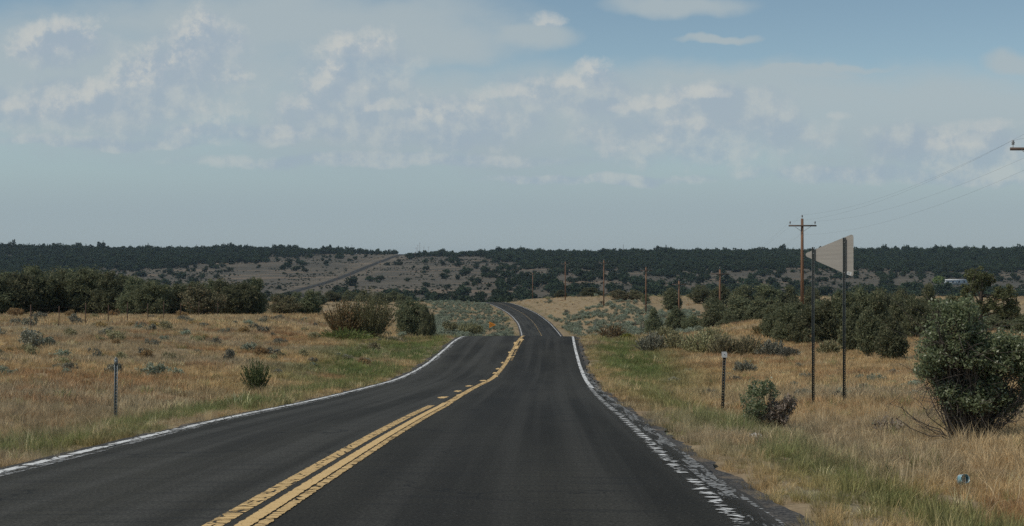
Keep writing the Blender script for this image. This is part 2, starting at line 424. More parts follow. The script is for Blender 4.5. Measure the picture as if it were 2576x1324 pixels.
fc = N.mix(N.math('MULTIPLY', N.step(N.noise(N.mapping(P3, (0.4, 1.6, 1)), 0.02, 4), 0.56, 0.66), 0.7), fc, (0.21, 0.155, 0.105))
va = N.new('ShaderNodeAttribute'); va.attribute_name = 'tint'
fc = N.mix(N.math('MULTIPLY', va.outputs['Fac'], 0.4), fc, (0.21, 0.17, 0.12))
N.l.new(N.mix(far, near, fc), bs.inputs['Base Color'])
bs.inputs['Roughness'].default_value = 0.95; bs.inputs['Specular IOR Level'].default_value = 0.1
b = N.new('ShaderNodeBump', inp={'Height': n2}); b.inputs['Strength'].default_value = 0.6; b.inputs['Distance'].default_value = 0.12
N.l.new(b.outputs[0], bs.inputs['Normal'])
M['ground'] = m
# asphalt; UV = (metres across from the centre, metres along)
m, N, bs, o = material('worn_asphalt')
uvn = N.new('ShaderNodeTexCoord'); UV = uvn.outputs['UV']
su = N.new('ShaderNodeSeparateXYZ'); N.l.new(UV, su.inputs[0])
big = N.noise(N.mapping(UV, (0.5, 0.06, 1)), 1.0, 4, 0.6)
lanes = N.noise(N.mapping(UV, (2.2, 0.02, 1)), 1.0, 3, 0.5)
streak = N.noise(N.mapping(UV, (0.6, 7.0, 1)), 1.0, 4, 0.6)
grain = N.noise(UV, 34, 4, 0.75)
base = N.mix(N.step(big, 0.35, 0.65), (0.028, 0.026, 0.020), (0.055, 0.052, 0.041))
base = N.mix(N.math('MULTIPLY', N.step(lanes, 0.42, 0.66), 0.65), base, (0.080, 0.077, 0.066))
base = N.mix(N.math('MULTIPLY', N.step(streak, 0.45, 0.7), 0.5), base, (0.026, 0.026, 0.025))
base = N.mix(N.step(su.outputs[0], -0.6, 0.6), base, N.mix(1.0, base, (0.80, 0.79, 0.77), 'MULTIPLY'))
# darker wheel track band in the right lane
wt = N.math('SUBTRACT', 1.0, N.math('MINIMUM', N.math('ABSOLUTE', N.math('SUBTRACT', su.outputs[0], 1.0)), 1.0))
base = N.mix(N.math('MULTIPLY', wt, 0.25), base, (0.032, 0.031, 0.029))
base = N.mix(N.step(grain, 0.40, 0.66), N.mix(1.0, base, (0.60, 0.60, 0.60), 'MULTIPLY'), N.mix(1.0, base, (1.45, 1.45, 1.45), 'MULTIPLY'))
vo = N.new('ShaderNodeTexVoronoi'); vo.inputs['Scale'].default_value = 9.0; N.l.new(UV, vo.inputs['Vector'])
base = N.mix(N.math('MULTIPLY', N.step(vo.outputs['Distance'], 0.05, 0.09, 1.0, 0.0), 0.55), base, (0.16, 0.155, 0.145))
cr = N.new('ShaderNodeTexVoronoi'); cr.feature = 'DISTANCE_TO_EDGE'; cr.inputs['Scale'].default_value = 0.42
N.l.new(warpuv := N.vmath('ADD', UV, N.vmath('SCALE', N.vmath('SUBTRACT', N.noise(UV, 2.0, 4, 0.6, color=True), (0.5, 0.5, 0.5)))), cr.inputs['Vector'])
crm = N.math('MULTIPLY', N.step(cr.outputs['Distance'], 0.004, 0.013, 1.0, 0.0), N.step(N.noise(UV, 0.23, 2), 0.47, 0.56))
base = N.mix(N.math('MULTIPLY', crm, 0.75), base, (0.014, 0.014, 0.013))
edge = N.math('ABSOLUTE', su.outputs[0])
base = N.mix(N.math('MULTIPLY', N.step(edge, 3.45, 3.65), 0.5), base, (0.075, 0.070, 0.064))
N.l.new(base, bs.inputs['Base Color'])
bs.inputs['Roughness'].default_value = 0.85; bs.inputs['Specular IOR Level'].default_value = 0.15
b = N.new('ShaderNodeBump', inp={'Height': grain}); b.inputs['Strength'].default_value = 0.5; b.inputs['Distance'].default_value = 0.004
N.l.new(b.outputs[0], bs.inputs['Normal'])
M['asphalt'] = m
def paint(name, col, col2, wear, crack=0.045, runs=None, jagf=5.0, pdet=4, patch=(0.9, 0.9), edgejag=0.02, half=0.07, cmap=(4.0, 6.5), pacross=2.5):
    """flaking road paint: bare asphalt shows through cracks, flaked patches and ragged sides"""
    m, N, bs, o = material(name)
    t = N.new('ShaderNodeTexCoord'); UV = t.outputs['UV']
    s = N.new('ShaderNodeSeparateXYZ'); N.l.new(UV, s.inputs[0])
    wv = N.vmath('ADD', UV, N.vmath('MULTIPLY', N.vmath('SUBTRACT', N.noise(UV, 6.0, 3, 0.6, color=True), (0.5, 0.5, 0.5)), (0.10, 0.12, 0)))
    vo = N.new('ShaderNodeTexVoronoi'); vo.feature = 'DISTANCE_TO_EDGE'; vo.inputs['Scale'].default_value = 1.0
    N.l.new(N.mapping(wv, (cmap[0], cmap[1], 1)), vo.inputs['Vector'])
    ok = N.step(vo.outputs['Distance'], crack*0.6, crack*1.5)
    pn = N.noise(N.mapping(UV, (pacross, patch[0], 1)), 1.0, pdet, 0.65)
    ok = N.math('MULTIPLY', ok, N.step(pn, wear-0.02, wear+0.02))
    if runs: ok = N.math('MULTIPLY', ok, N.step(N.noise(N.mapping(UV, (0, runs[0], 1)), 1.0, 2), runs[1], runs[1]+0.03))
    fine = N.noise(UV, 45.0, 2, 0.6)
    ok = N.math('MULTIPLY', ok, N.step(fine, 0.28, 0.36))
    jag = N.noise(N.mapping(UV, (0, jagf, 1)), 1.0, 5, 0.7)
    lim = N.math('MULTIPLY_ADD', N.math('SUBTRACT', jag, 0.5), edgejag*4, half-edgejag)
    inn = N.math('LESS_THAN', N.math('ABSOLUTE', s.outputs[0]), lim)
    ok = N.math('MULTIPLY', ok, inn)
    N.l.new(N.mix(N.noise(UV, 3.0, 3), col, col2), bs.inputs['Base Color'])
    bs.inputs['Roughness'].default_value = 0.75
    tr = N.new('ShaderNodeBsdfTransparent'); mx = N.new('ShaderNodeMixShader')
    N.l.new(ok, mx.inputs[0]); N.l.new(tr.outputs[0], mx.inputs[1]); N.l.new(bs.outputs[0], mx.inputs[2]); N.l.new(mx.outputs[0], o.inputs[0])
    return m
YA, YB = (0.62, 0.40, 0.15), (0.76, 0.53, 0.24)
M['yellow_a'] = paint('flaking_yellow_paint', YA, YB, 0.30, 0.05, half=0.085, edgejag=0.014, cmap=(5.5, 8.5))
M['yellow_c'] = paint('ribbed_yellow_paint', YA, YB, 0.28, 0.05, half=0.060, edgejag=0.020, cmap=(3.0, 11.0))
M['yellow_f'] = paint('distant_yellow_paint', (0.62, 0.42, 0.17), (0.72, 0.52, 0.26), 0.52, 0.03, half=0.09, edgejag=0.02, patch=(0.9, 1), cmap=(3, 1.2))
M['yellow_i'] = simple('yellow_paint_remnant', YB, YA, 3, 0.75)
M['yellow_b'] = paint('solid_yellow_paint', YA, YB, 0.33, 0.004, half=0.075, edgejag=0.018)
M['yellow_w'] = paint('worn_yellow_paint', YA, YB, 0.36, 0.05, half=0.11, edgejag=0.025, cmap=(4, 3.0))
M['yellow_p'] = paint('patchy_old_yellow_paint', YA, YB, 0.50, 0.05, patch=(1.2, 1), half=0.055, edgejag=0.01)
M['white_l'] = paint('flaking_white_paint', (0.78, 0.78, 0.75), (0.66, 0.66, 0.63), 0.40, 0.03, patch=(1.1, 1), half=0.095, edgejag=0.03, cmap=(3, 2.2))
M['white_r'] = paint('flaked_white_paint', (0.78, 0.78, 0.75), (0.66, 0.66, 0.63), 0.525, 0.0001, runs=(0.6, 0.34), jagf=9.0, pdet=3, patch=(5.0, 1), half=0.14, edgejag=0.09, pacross=3.0)
M['white_s'] = paint('scraped_white_paint', (0.40, 0.40, 0.38), (0.24, 0.24, 0.23), 0.50, 0.10, patch=(0.5, 1), half=0.13, edgejag=0.035, cmap=(9, 14), pacross=6)
# crumbling shoulder gravel
m, N, bs, o = material('shoulder_gravel')
g = N.new('ShaderNodeNewGeometry'); P3 = g.outputs['Position']
vo = N.new('ShaderNodeTexVoronoi'); vo.inputs['Scale'].default_value = 28; N.l.new(P3, vo.inputs['Vector'])
cs = N.new('ShaderNodeSeparateColor'); N.l.new(vo.outputs['Color'], cs.inputs[0])
c1 = N.mix(cs.outputs[0], (0.020, 0.019, 0.018), (0.115, 0.107, 0.095))
N.l.new(N.mix(N.step(N.noise(P3, 1.3, 4), 0.50, 0.62), c1, (0.15, 0.12, 0.085)), bs.inputs['Base Color'])
bs.inputs['Roughness'].default_value = 0.95
b = N.new('ShaderNodeBump', inp={'Height': vo.outputs['Distance']}); b.inputs['Strength'].default_value = 0.8; b.inputs['Distance'].default_value = 0.03
N.l.new(b.outputs[0], bs.inputs['Normal'])
M['gravel'] = m
# grass: colour comes with each tuft
m, N, bs, o = material('dry_grass')
a = N.new('ShaderNodeAttribute'); a.attribute_type = 'INSTANCER'; a.attribute_name = 'gcol'
b2 = N.new('ShaderNodeAttribute'); b2.attribute_name = 'tint'
v = N.math('MULTIPLY_ADD', b2.outputs['Fac'], 0.75, 0.62)
hs = N.new('ShaderNodeHueSaturation'); N.l.new(a.outputs['Color'], hs.inputs['Color']); N.l.new(v, hs.inputs['Value'])
N.l.new(hs.outputs[0], bs.inputs['Base Color']); bs.inputs['Roughness'].default_value = 0.65; bs.inputs['Specular IOR Level'].default_value = 0.25
tr = N.new('ShaderNodeBsdfTranslucent'); N.l.new(hs.outputs[0], tr.inputs[0])
mx = N.new('ShaderNodeMixShader'); mx.inputs[0].default_value = 0.4
N.l.new(bs.outputs[0], mx.inputs[1]); N.l.new(tr.outputs[0], mx.inputs[2]); N.l.new(mx.outputs[0], o.inputs[0])
M['grass'] = m

# ------------------------------------------------------------------ ground sheet
rows = [-380, -250, -150, -90, -60, -40, -28, -20, -14, -9, -5, -2, 0]
d = 0.0
while d < 2700: d += max(0.5, d*0.017); rows.append(d)
rows += [3000, 3600, 4500, 6000, 9000]
pos = [0, 1.2, 2.4, 3.4, 3.7, 3.9, 4.1, 4.4, 4.8, 5.3, 5.8, 6.4, 7.0, 7.7, 8.5, 9.4, 10.4, 11.5]
q = 11.5
while q < 7500: q *= 1.075; pos.append(q)
cols = np.array([-a for a in pos[:0:-1]]+pos); rows = np.array(rows)
D2, O2 = np.meshgrid(rows, cols, indexing='ij')
X2 = roadx(D2)+O2; Z2 = H(X2, D2)
V = np.stack([X2, D2, Z2], -1).reshape(-1, 3)
nc = len(cols); i = np.arange(len(rows)-1)[:, None]*nc; j = np.arange(nc-1)[None, :]
Q = np.stack([i+j, i+j+1, i+nc+j+1, i+nc+j], -1).reshape(-1, 4)
ao_ = np.abs(O2); vg = np.exp(-((ao_-10)/5.0)**2)*sst(D2, 700, 1000)+0.8*np.exp(-((ao_-21)/2.5)**2)*sst(D2, 700, 1000)
tag(ob('ground', mesh('ground', V, Q, M['ground'], True, col=vg.ravel())), 'dry tan rangeland rising to the far mesa', kind='structure')

# ------------------------------------------------------------------ road, shoulders and markings
rr = [-60.0]
while rr[-1] < 2250: rr.append(rr[-1]+(0.25 if 4 < rr[-1] < 45 else 0.6 if rr[-1] < 130 else max(1.0, rr[-1]*0.006)))
rr = np.array(rr)
rx = roadx(rr); dx = np.gradient(rx, rr)
nx = 1/np.sqrt(1+dx**2); ny = -dx/np.sqrt(1+dx**2)           # unit vector across the road
sl = np.concatenate([[0], np.cumsum(np.hypot(np.diff(rx), np.diff(rr)))])-60
def strip(name, offs, rmask, mat, lift, ragged=0.0, uvc=0.0, seed=1, shift=None):
    offs = np.asarray(offs, float); idx = np.nonzero(rmask)[0]
    O = np.repeat(offs[None, :], len(idx), 0)
    if shift is not None: O = O+shift[:, None]; uvo = O-shift[:, None]
    else: uvo = O
    if ragged:
        s = sl[idx]
        O[:, 0] += (fb(s/0.9, s*0, seed, 4)-0.5)*2*ragged
        O[:, -1] += (fb(s/0.9, s*0+5, seed+9, 4)-0.5)*2*ragged
    Xs = rx[idx][:, None]+nx[idx][:, None]*O; Ys = rr[idx][:, None]+ny[idx][:, None]*O
    Zs = np.repeat(roadz(rr[idx])[:, None], len(offs), 1)-0.012*np.abs(O)+lift
    V = np.stack([Xs, Ys, Zs], -1).reshape(-1, 3)
    uv = np.stack([uvo-uvc, np.repeat(sl[idx][:, None], len(offs), 1)], -1).reshape(-1, 2)
    n = len(offs); i = np.arange(len(idx)-1)[:, None]*n; j = np.arange(n-1)[None, :]
    Q = np.stack([i+j, i+j+1, i+n+j+1, i+n+j], -1).reshape(-1, 4)
    return mesh(name, V, Q, mat, True, uv=uv)
allr = rr < 2300
tag(ob('road', strip('road', [-HW, -3.3, -2.4, -1.2, 0, 1.2, 2.4, 3.3, HW], allr, M['asphalt'], 0.0, 0.10)), 'two lane asphalt road', kind='structure')
near_r = rr < 520
for s, nm in ((-1, 'road_shoulder_left'), (1, 'road_shoulder_right')):
    a, b = (HW-0.15, HW+0.20)
    me = strip(nm, sorted([s*a, s*(a+b)/2, s*b]), near_r, M['gravel'], -0.035, 0.16, seed=20+s)
    tag(ob(nm, me), 'dark crumbled gravel shoulder', kind='structure')
YC = -0.19
yshift = pchip([(-60, 0), (29, 0), (30, -0.02), (39, -0.06), (53, 0.09), (66, 0.17), (76, 0.24), (86, 0.34), (95, 0.40), (200, 0.2), (300, 0.1), (500, 0.1)])
LINES = [('yellow_line_left', YC-0.155, 0.085, (rr > -60) & (rr < 29.6), 'yellow_a'),
         ('yellow_line_middle', YC+0.055, 0.070, (rr > -60) & (rr < 31), 'yellow_b'),
         ('yellow_line_right', YC+0.178, 0.060, (rr > -60) & (rr < 31), 'yellow_c'),
         ('yellow_line_single', YC+0.11, 0.11, (rr > 30.5) & (rr < 92), 'yellow_w'),
         ('yellow_line_right_worn', YC+0.30, 0.055, (rr >= 66) & (rr < 84), 'yellow_p'),
         ('yellow_line_far', -0.15, 0.13, (rr > 92) & (rr < 450), 'yellow_f'),
         ('white_line_left', -3.47, 0.085, rr < 500, 'white_l'),
         ('white_line_left_old', -3.33, 0.10, rr < 500, 'white_s'),
         ('white_line_right', 3.33, 0.15, (rr < 45), 'white_r'),
         ('white_line_right_old', 3.53, 0.12, (rr < 60), 'white_s'),
         ('white_line_right_far', 3.38, 0.10, (rr >= 43) & (rr < 500), 'white_l')]
for k, (nm, c0, hw, mk, mt) in enumerate(LINES):
    sh = yshift(rr)[mk] if 'yellow' in nm else None
    me = strip(nm, [c0-hw, c0+hw], mk, M[mt], 0.004+0.002*(k % 3), 0, uvc=c0, shift=sh)
    tag(ob(nm, me), 'worn painted road marking', kind='structure')
# islands of old yellow paint left over beside the single line
mb = MB(); rng = np.random.default_rng(3)
for (d_, o_, w_, l_) in [(34.6, -0.50, 0.16, 0.75), (39.3, -0.42, 0.13, 0.7), (43.8, -0.40, 0.12, 0.7), (49.5, -0.33, 0.12, 0.8), (56.5, -0.27, 0.10, 0.8), (36.3, -0.20, 0.10, 0.5), (59.8, -0.30, 0.09, 0.6), (64.5, -0.30, 0.08, 0.7), (68.5, -0.10, 0.10, 1.2),
                         (72.0, -0.25, 0.09, 0.8), (76, -0.02, 0.11, 1.4), (79.5, -0.22, 0.12, 1.2), (83, 0.0, 0.14, 1.6), (47, -0.16, 0.08, 0.5), (53.5, -0.08, 0.09, 0.6)]:
    an = np.linspace(0, 2*math.pi, 19)[:-1]; q_ = 1+0.75*(rng.random(18)-0.5)
    q_ = q_*0.8; dd_ = d_+np.sin(an)*l_*q_; cx_ = float(yshift(d_))+YC+0.25+o_*1.0+np.cos(an)*w_*q_
    V_ = np.stack([roadx(dd_)+cx_, dd_, roadz(dd_)-0.012*np.abs(cx_)+0.005], -1)
    V_ = np.vstack([V_, V_.mean(0)]); mb.add(V_, T=[(k, (k+1) % 18, 18) for k in range(18)])
tag(mb.ob('yellow_line_remnants', M['yellow_i']), 'worn painted road marking', kind='structure')

# ------------------------------------------------------------------ foliage builders
def leaves(C, size, up=0.3, elong=1.0, rng=RNG, tris=False):
    """one small quad per centre"""
    n = len(C)
    a = rng.normal(size=(n, 3)); a /= np.linalg.norm(a, axis=1)[:, None]
    a[:, 2] = a[:, 2]*(1-up)+up*1.4; a /= np.linalg.norm(a, axis=1)[:, None]
    b = rng.normal(size=(n, 3)); b -= (a*b).sum(1)[:, None]*a; b /= np.linalg.norm(b, axis=1)[:, None]
    s = size*rng.uniform(0.6, 1.4, n)[:, None]
    la = a*s*elong*0.5; lb = b*s*0.5
    if tris:
        V = np.stack([C-la-lb, C-la+lb, C+la], 1).reshape(-1, 3)
        return V, np.arange(3*n).reshape(-1, 3)
    V = np.stack([C-la, C+lb*0.9, C+la, C-lb*0.9], 1).reshape(-1, 3)
    return V, np.arange(4*n).reshape(-1, 4)
def crown_mesh(name, lobes, nclump, nleaf, size, mat, crad=0.3, up=0.4, elong=2.0, seed=0, core=0.55, tris=False):
    """lobes: (x,y,z,rx,ry,rz). Leaves gather in clumps spread through the outer part of the lobes."""
    rng = np.random.default_rng(seed)
    L = np.array(lobes, float); w = (L[:, 3]*L[:, 4]*L[:, 5])**0.67; w /= w.sum()
    k = rng.choice(len(L), nclump, p=w)
    dv = rng.normal(size=(nclump, 3)); dv /= np.linalg.norm(dv, axis=1)[:, None]
    rr_ = rng.uniform(core, 1.0, nclump)**0.7
    cc = L[k, :3]+dv*L[k, 3:]*rr_[:, None]
    cr = crad*rng.uniform(0.6, 1.4, nclump)
    tint_c = rng.uniform(0, 1, nclump)
    j = rng.integers(0, nclump, nleaf)
    dv = rng.normal(size=(nleaf, 3)); dv /= np.linalg.norm(dv, axis=1)[:, None]
    C = cc[j]+dv*(cr[j]*rng.uniform(0.15, 1.0, nleaf)**0.5)[:, None]
    C[:, 2] = np.maximum(C[:, 2], 0.03)
    V, Fc = leaves(C, size, up, elong, rng, tris)
    t = np.clip(0.55*tint_c[j]+0.45*rng.uniform(0, 1, nleaf), 0, 1)
    t = np.where(rng.uniform(0, 1, nleaf) > 0.95, 1.0, t*0.92)
    return mesh(name, V, Fc, mat, False, col=np.repeat(t, 3 if tris else 4))
def curve(a, b, n, wob, rng):
    a = np.array(a, float); b = np.array(b, float); t = np.linspace(0, 1, n)[:, None]
    mid = (a+b)/2+np.array([0, 0, 0.12])*np.linalg.norm(b-a)*rng.uniform(-1, 1)
    p = (1-t)**2*a+2*(1-t)*t*mid+t*t*b
    p[1:-1] += rng.normal(size=(n-2, 3))*wob
    return p
def stems_mesh(name, lobes, mat, nst, r0, base=0.1, seed=0, ntw=2, zfrac=1.0, sides=5):
    rng = np.random.default_rng(seed+77); mb = MB(); L = np.array(lobes, float)
    for s in range(nst):
        k = rng.integers(0, len(L)); dv = rng.normal(size=3); dv /= np.linalg.norm(dv)
        tip = L[k, :3]+dv*L[k, 3:]*rng.uniform(0.5, 0.95); tip[2] = max(tip[2], 0.15)*zfrac
        an = rng.uniform(0, 6.28)
        p = curve((base*math.cos(an), base*math.sin(an), -0.1), tip, 6, 0.03*np.linalg.norm(tip), rng)
        mb.tube(p, np.linspace(r0, r0*0.25, 6), sides, False)
        for q in range(ntw):
            st = p[rng.integers(2, 5)]; e = st+rng.normal(size=3)*np.linalg.norm(tip)*0.16+np.array([0, 0, 0.1])
            mb.tube(curve(st, e, 3, 0.01, rng), [r0*0.4, r0*0.28, r0*0.12], 4, False)
    return mb.me(name, mat)
def trunk_mesh(name, h, r, mat, seed=0, nl=5, spread=0.9):
    rng = np.random.default_rng(seed+5); mb = MB()
    p = np.array([(rng.normal()*0.06*q, rng.normal()*0.06*q, -0.2+(h+0.2)*q/5) for q in range(6)])
    mb.tube(p, np.linspace(r, r*0.35, 6), 8)
    for q in range(nl):
        k = rng.integers(1, 5); an = rng.uniform(0, 6.28)
        e = p[k]+np.array([math.cos(an)*spread, math.sin(an)*spread, rng.uniform(0.2, 0.7)*h*0.5])*rng.uniform(0.6, 1.1)
        mb.tube(curve(p[k], e, 5, 0.04, rng), np.linspace(r*0.5, r*0.12, 5), 6)
    return mb.me(name, mat, True)

# juniper prototypes, unit scale: about 4 m tall and 3.4 m wide
def jlobes(seed, wide=1.0, cone=0.0):
    rng = np.random.default_rng(seed+300); L = [(0, 0, 1.5, 1.35*wide, 1.35*wide, 1.4)]
    n = rng.integers(5, 8)
    for k in range(n):
        an = k*6.28/n+rng.uniform(-0.4, 0.4); z = rng.uniform(0.7, 2.6)
        rad = (1.0-cone*z/4.0)*wide*rng.uniform(0.55, 0.95)
        L.append((math.cos(an)*rad, math.sin(an)*rad, z, 0.75*wide, 0.75*wide, rng.uniform(0.7, 1.1)))
    for k in range(3):
        L.append((rng.uniform(-0.5, 0.5)*wide*(1-cone), rng.uniform(-0.5, 0.5)*wide*(1-cone), rng.uniform(2.7, 3.3), 0.55*wide*(1-0.4*cone), 0.55*wide*(1-0.4*cone), rng.uniform(0.6, 0.85)))
    return L
JC = []; JT = []
for s in range(6):
    JC.append(crown_mesh('juniper_crown', jlobes(s, [1.1, 0.95, 1.2, 0.85, 1.0, 1.25][s], [0, 0.5, 0, 0.6, 0.2, 0][s]), 330, 11000, 0.085, M['juniper'], 0.34, 0.5, 2.4, s, 0.5))
    JT.append(trunk_mesh('juniper_trunk', 2.2, 0.16, M['bark'], s))
# rounder, lower and less detailed forms for the distance
FC = []
for s in range(6):
    rng = np.random.default_rng(s+900)
    L = [(0, 0, 0.42, 0.42, 0.42, 0.42)]+[(rng.uniform(-.3, .3), rng.uniform(-.3, .3), rng.uniform(0.25, 0.62), 0.25, 0.25, 0.25) for _ in range(4)]
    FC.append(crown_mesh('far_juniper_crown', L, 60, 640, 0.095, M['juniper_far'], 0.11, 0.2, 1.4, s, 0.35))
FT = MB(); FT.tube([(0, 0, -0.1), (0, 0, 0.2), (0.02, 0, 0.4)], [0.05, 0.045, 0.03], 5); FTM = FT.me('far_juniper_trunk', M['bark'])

ORD = ['first', 'second', 'third', 'fourth', 'fifth', 'sixth', 'seventh', 'eighth', 'ninth', 'tenth', 'eleventh', 'twelfth', 'thirteenth',
       'fourteenth', 'fifteenth', 'sixteenth', 'seventeenth', 'eighteenth', 'nineteenth', 'twentieth', 'twenty-first', 'twenty-second', 'twenty-third',
       'twenty-fourth', 'twenty-fifth', 'twenty-sixth', 'twenty-seventh', 'twenty-eighth', 'twenty-ninth', 'thirtieth']
def juniper(u, d, vtop, wpx, label, group=None, kind=None, mats='juniper', name='juniper_tree'):
    """a juniper at distance d whose top reaches pixel row vtop and whose crown spans wpx pixels"""
    x = (u-CU)/F*d; z = H1(x, d); h = (CV-vtop)/F*d-z; w = wpx*d/F
    k = kind if kind is not None else int(random.random()*6)
    r = empty(name, (x, d, z-0.05), label, 'tree', group, random.uniform(0, 6.28))
    r.scale = (w/3.3, w/3.3, h/3.95)
    cr = JC[k]
    if mats != 'juniper': cr = RC[mats][k % len(RC[mats])]
    ob('crown', cr, r); ob('trunk', JT[k], r)
    return r
RC = {}
for nm in ('olive', 'rust'):
    RC[nm] = [crown_mesh(nm+'_crown', jlobes(40+s, 1.15, 0), 420, 9000, 0.075, M[nm], 0.26, 0.7, 3.0, 50+s, 0.4) for s in range(2)]

# grove behind the left fence
LG = [(-25, 140, 684, 120), (38, 142, 674, 110), (100, 145, 668, 105), (160, 147, 664, 110), (222, 146, 672, 105), (282, 144, 682, 95),
      (335, 141, 700, 80), (385, 139, 702, 85), (440, 142, 704, 95), (555, 143, 702, 80), (600, 139, 698, 85), (642, 141, 706, 62)]
for n_, (u, d, vt, w) in enumerate(LG):
    juniper(u, d, vt+[0, 7, -3, 9, -4, 5, 2][n_ % 7], w*1.12, ORD[n_]+' dark juniper from the left in the front row behind the left fence', 'junipers of the left grove', [0, 2, 5, 4, 2, 0][n_ % 6])
LG2 = [(10, 160, 676, 110), (70, 165, 680, 100), (135, 168, 671, 110), (190, 166, 670, 110), (255, 164, 682, 100), (310, 160, 690, 90),
       (365, 158, 708, 80), (420, 160, 706, 80), (490, 160, 704, 90), (535, 158, 712, 80), (580, 157, 708, 70), (625, 156, 708, 60)]
for n_, (u, d, vt, w) in enumerate(LG2):
    juniper(u, d, vt+[6, -2, 10, 2, -5][n_ % 5], w*1.12, ORD[n_]+' juniper from the left in the shaded back row of the left grove', 'junipers of the left grove', [5, 0, 4, 2][n_ % 4])
juniper(510, 135, 716, 120, 'olive brown broad juniper with bare twigs in front of the left grove', mats='olive')
juniper(716, 150, 742, 85, 'dull brownish juniper standing just right of the left grove', mats='olive')
juniper(778, 152, 729, 78, 'dark green juniper left of the rusty brown bush', None, 1)
juniper(1035, 150, 750, 84, 'dark round juniper right of the rusty brown bush beside the road crest', None, 2)
juniper(1075, 140, 762, 40, 'small dark juniper touching the round one right of the rusty bush', None, 5)
# rows on the far side of the dip, left of the road
mid = sorted([(700, 420, 737, 40), (745, 380, 736, 50), (800, 400, 733, 55), (835, 430, 731, 50), (960, 400, 734, 60), (990, 430, 731, 55), (915, 440, 730, 60), (1015, 380, 738, 40), (875, 460, 729, 45)])
for n_, (u, d, vt, w) in enumerate(mid):
    juniper(u, d, vt, w, ORD[n_]+' from the left of the dark junipers in the hollow beyond the rusty bush', 'junipers in the left hollow')
# right-hand side
RG = [(1410, 440, 730, 44), (1488, 430, 724, 62), (1562, 350, 727, 62), (1598, 350, 728, 40), (1625, 330, 738, 26), (1690, 300, 722, 72), (1645, 205, 775, 60), (1700, 195, 768, 74),
      (1740, 190, 790, 50)]
RL = ['low dark juniper above the road bend beneath the thin pole', 'broad rounded juniper on the rise left of the tall pole', 'brown green juniper on the golden rise right of the tall pole',
      'dark juniper joined to the brown green one on the golden rise', 'small ball shaped juniper at the foot of a utility pole', 'large round dark juniper on the golden slope between two poles',
      'mid green juniper beside the brown bush and sagebrush', 'broad dark juniper behind the third utility pole from the sign', 'small juniper at the right of the pole above the pale brush']
for (u, d, vt, w), lb in zip(RG, RL):
    juniper(u, d, vt, w, lb, mats='olive' if 'brown green' in lb else 'juniper')
RG1 = [(1770, 330, 716, 70), (1815, 310, 713, 80), (1868, 300, 714, 85), (1925, 300, 712, 80), (1985, 300, 718, 70), (2045, 290, 720, 80)]
for n_, (u, d, vt, w) in enumerate(RG1):
    juniper(u, d, vt, w, ORD[n_]+' from the left of the upper row of junipers on the right slope', 'upper row of junipers right of the road')
RG2 = sorted([(1800, 180, 748, 78), (1862, 165, 740, 110), (1908, 150, 752, 84), (1838, 150, 792, 70), (1965, 118, 758, 92), (2012, 112, 768, 80), (1950, 84, 772, 70), (1985, 80, 766, 92), (2032, 78, 764, 92), (2000, 96, 758, 90), (2060, 90, 758, 80)])
for n_, (u, d, vt, w) in enumerate(RG2):
    juniper(u, d, vt, w, ORD[n_]+' from the left of the green junipers between the tall pole and the pale shrubs', 'middle junipers right of the road')
RG3 = sorted([(2075, 78, 752, 90), (2120, 84, 724, 92), (2170, 86, 716, 95), (2150, 70, 762, 100), (2205, 80, 728, 86), (2262, 88, 735, 80), (2300, 84, 742, 70), (2242, 62, 792, 112), (2185, 66, 770, 90)])
for n_, (u, d, vt, w) in enumerate(RG3):
    lb = 'dark cone shaped juniper foremost in the grove right of the sign' if u == 2242 else ORD[n_]+' juniper from the left in the dense dark grove behind the sign posts'
    juniper(u, d, vt, w, lb, 'dense grove behind the sign', 3 if u == 2242 else None)
RG4 = sorted([(2215, 170, 722, 70), (2270, 175, 722, 70), (2335, 120, 716, 70), (2390, 110, 742, 90), (2460, 100, 778, 110), (2530, 95, 774, 120), (2590, 90, 790, 90), (2345, 85, 770, 90)])
for n_, (u, d, vt, w) in enumerate(RG4):
    juniper(u, d, vt, w, ORD[n_]+' juniper from the left in the dark thicket behind the big green bush', 'thicket behind the big bush')

# tall open pinyon at the right edge: trunk, limbs and separate foliage masses
def pinyon():
    d = 78.0; x = (2468-CU)/F*d; z = H1(x, d); s = d/F       # metres per photo pixel
    gz = (CV-z*F/d)
    P_ = lambda u, v: ((u-2468)*s, 0.0, (gz-v)*s)
    r = empty('pinyon_pine', (x, d, z), 'tall open pinyon pine with bare forked trunk rising above the big bush', 'tree')
    blobs = [(2468, 690, 30, 20), (2448, 700, 24, 20), (2490, 702, 26, 18), (2436, 722, 20, 14), (2470, 718, 30, 16), (2520, 730, 26, 16), (2545, 738, 20, 14),
             (2505, 748, 26, 12), (2440, 748, 26, 14), (2425, 738, 18, 12), (2545, 762, 26, 16), (2480, 772, 50, 16), (2535, 782, 40, 16), (2418, 765, 26, 14), (2560, 770, 20, 14)]
    rng = np.random.default_rng(4)
    L = [(P_(u, v)[0], rng.uniform(-0.7, 0.7), P_(u, v)[2], ru*s, ru*s*0.9, rv*s) for u, v, ru, rv in blobs]
    ob('crown', crown_mesh('pinyon_crown', L, 260, 11000, 0.055, M['pinyon'], 0.17, 0.35, 2.2, 8, 0.3), r)
    mb = MB()
    tp = np.array([P_(2472, gz+6), P_(2470, 840), P_(2466, 790), P_(2468, 745), P_(2470, 712), P_(2470, 690)])
    mb.tube(tp, [0.17, 0.15, 0.12, 0.09, 0.06, 0.03], 8)
    for l in L[1:]:
        st = tp[2]*(1-0.0)+(tp[4]-tp[2])*rng.uniform(0, 0.9)
        if l[2] < st[2]: st = tp[2]
        mb.tube(curve(st, l[:3], 6, 0.04, rng), np.linspace(0.055, 0.015, 6), 6)
    ob('trunk', mb.me('pinyon_trunk', M['bark'], True), r)
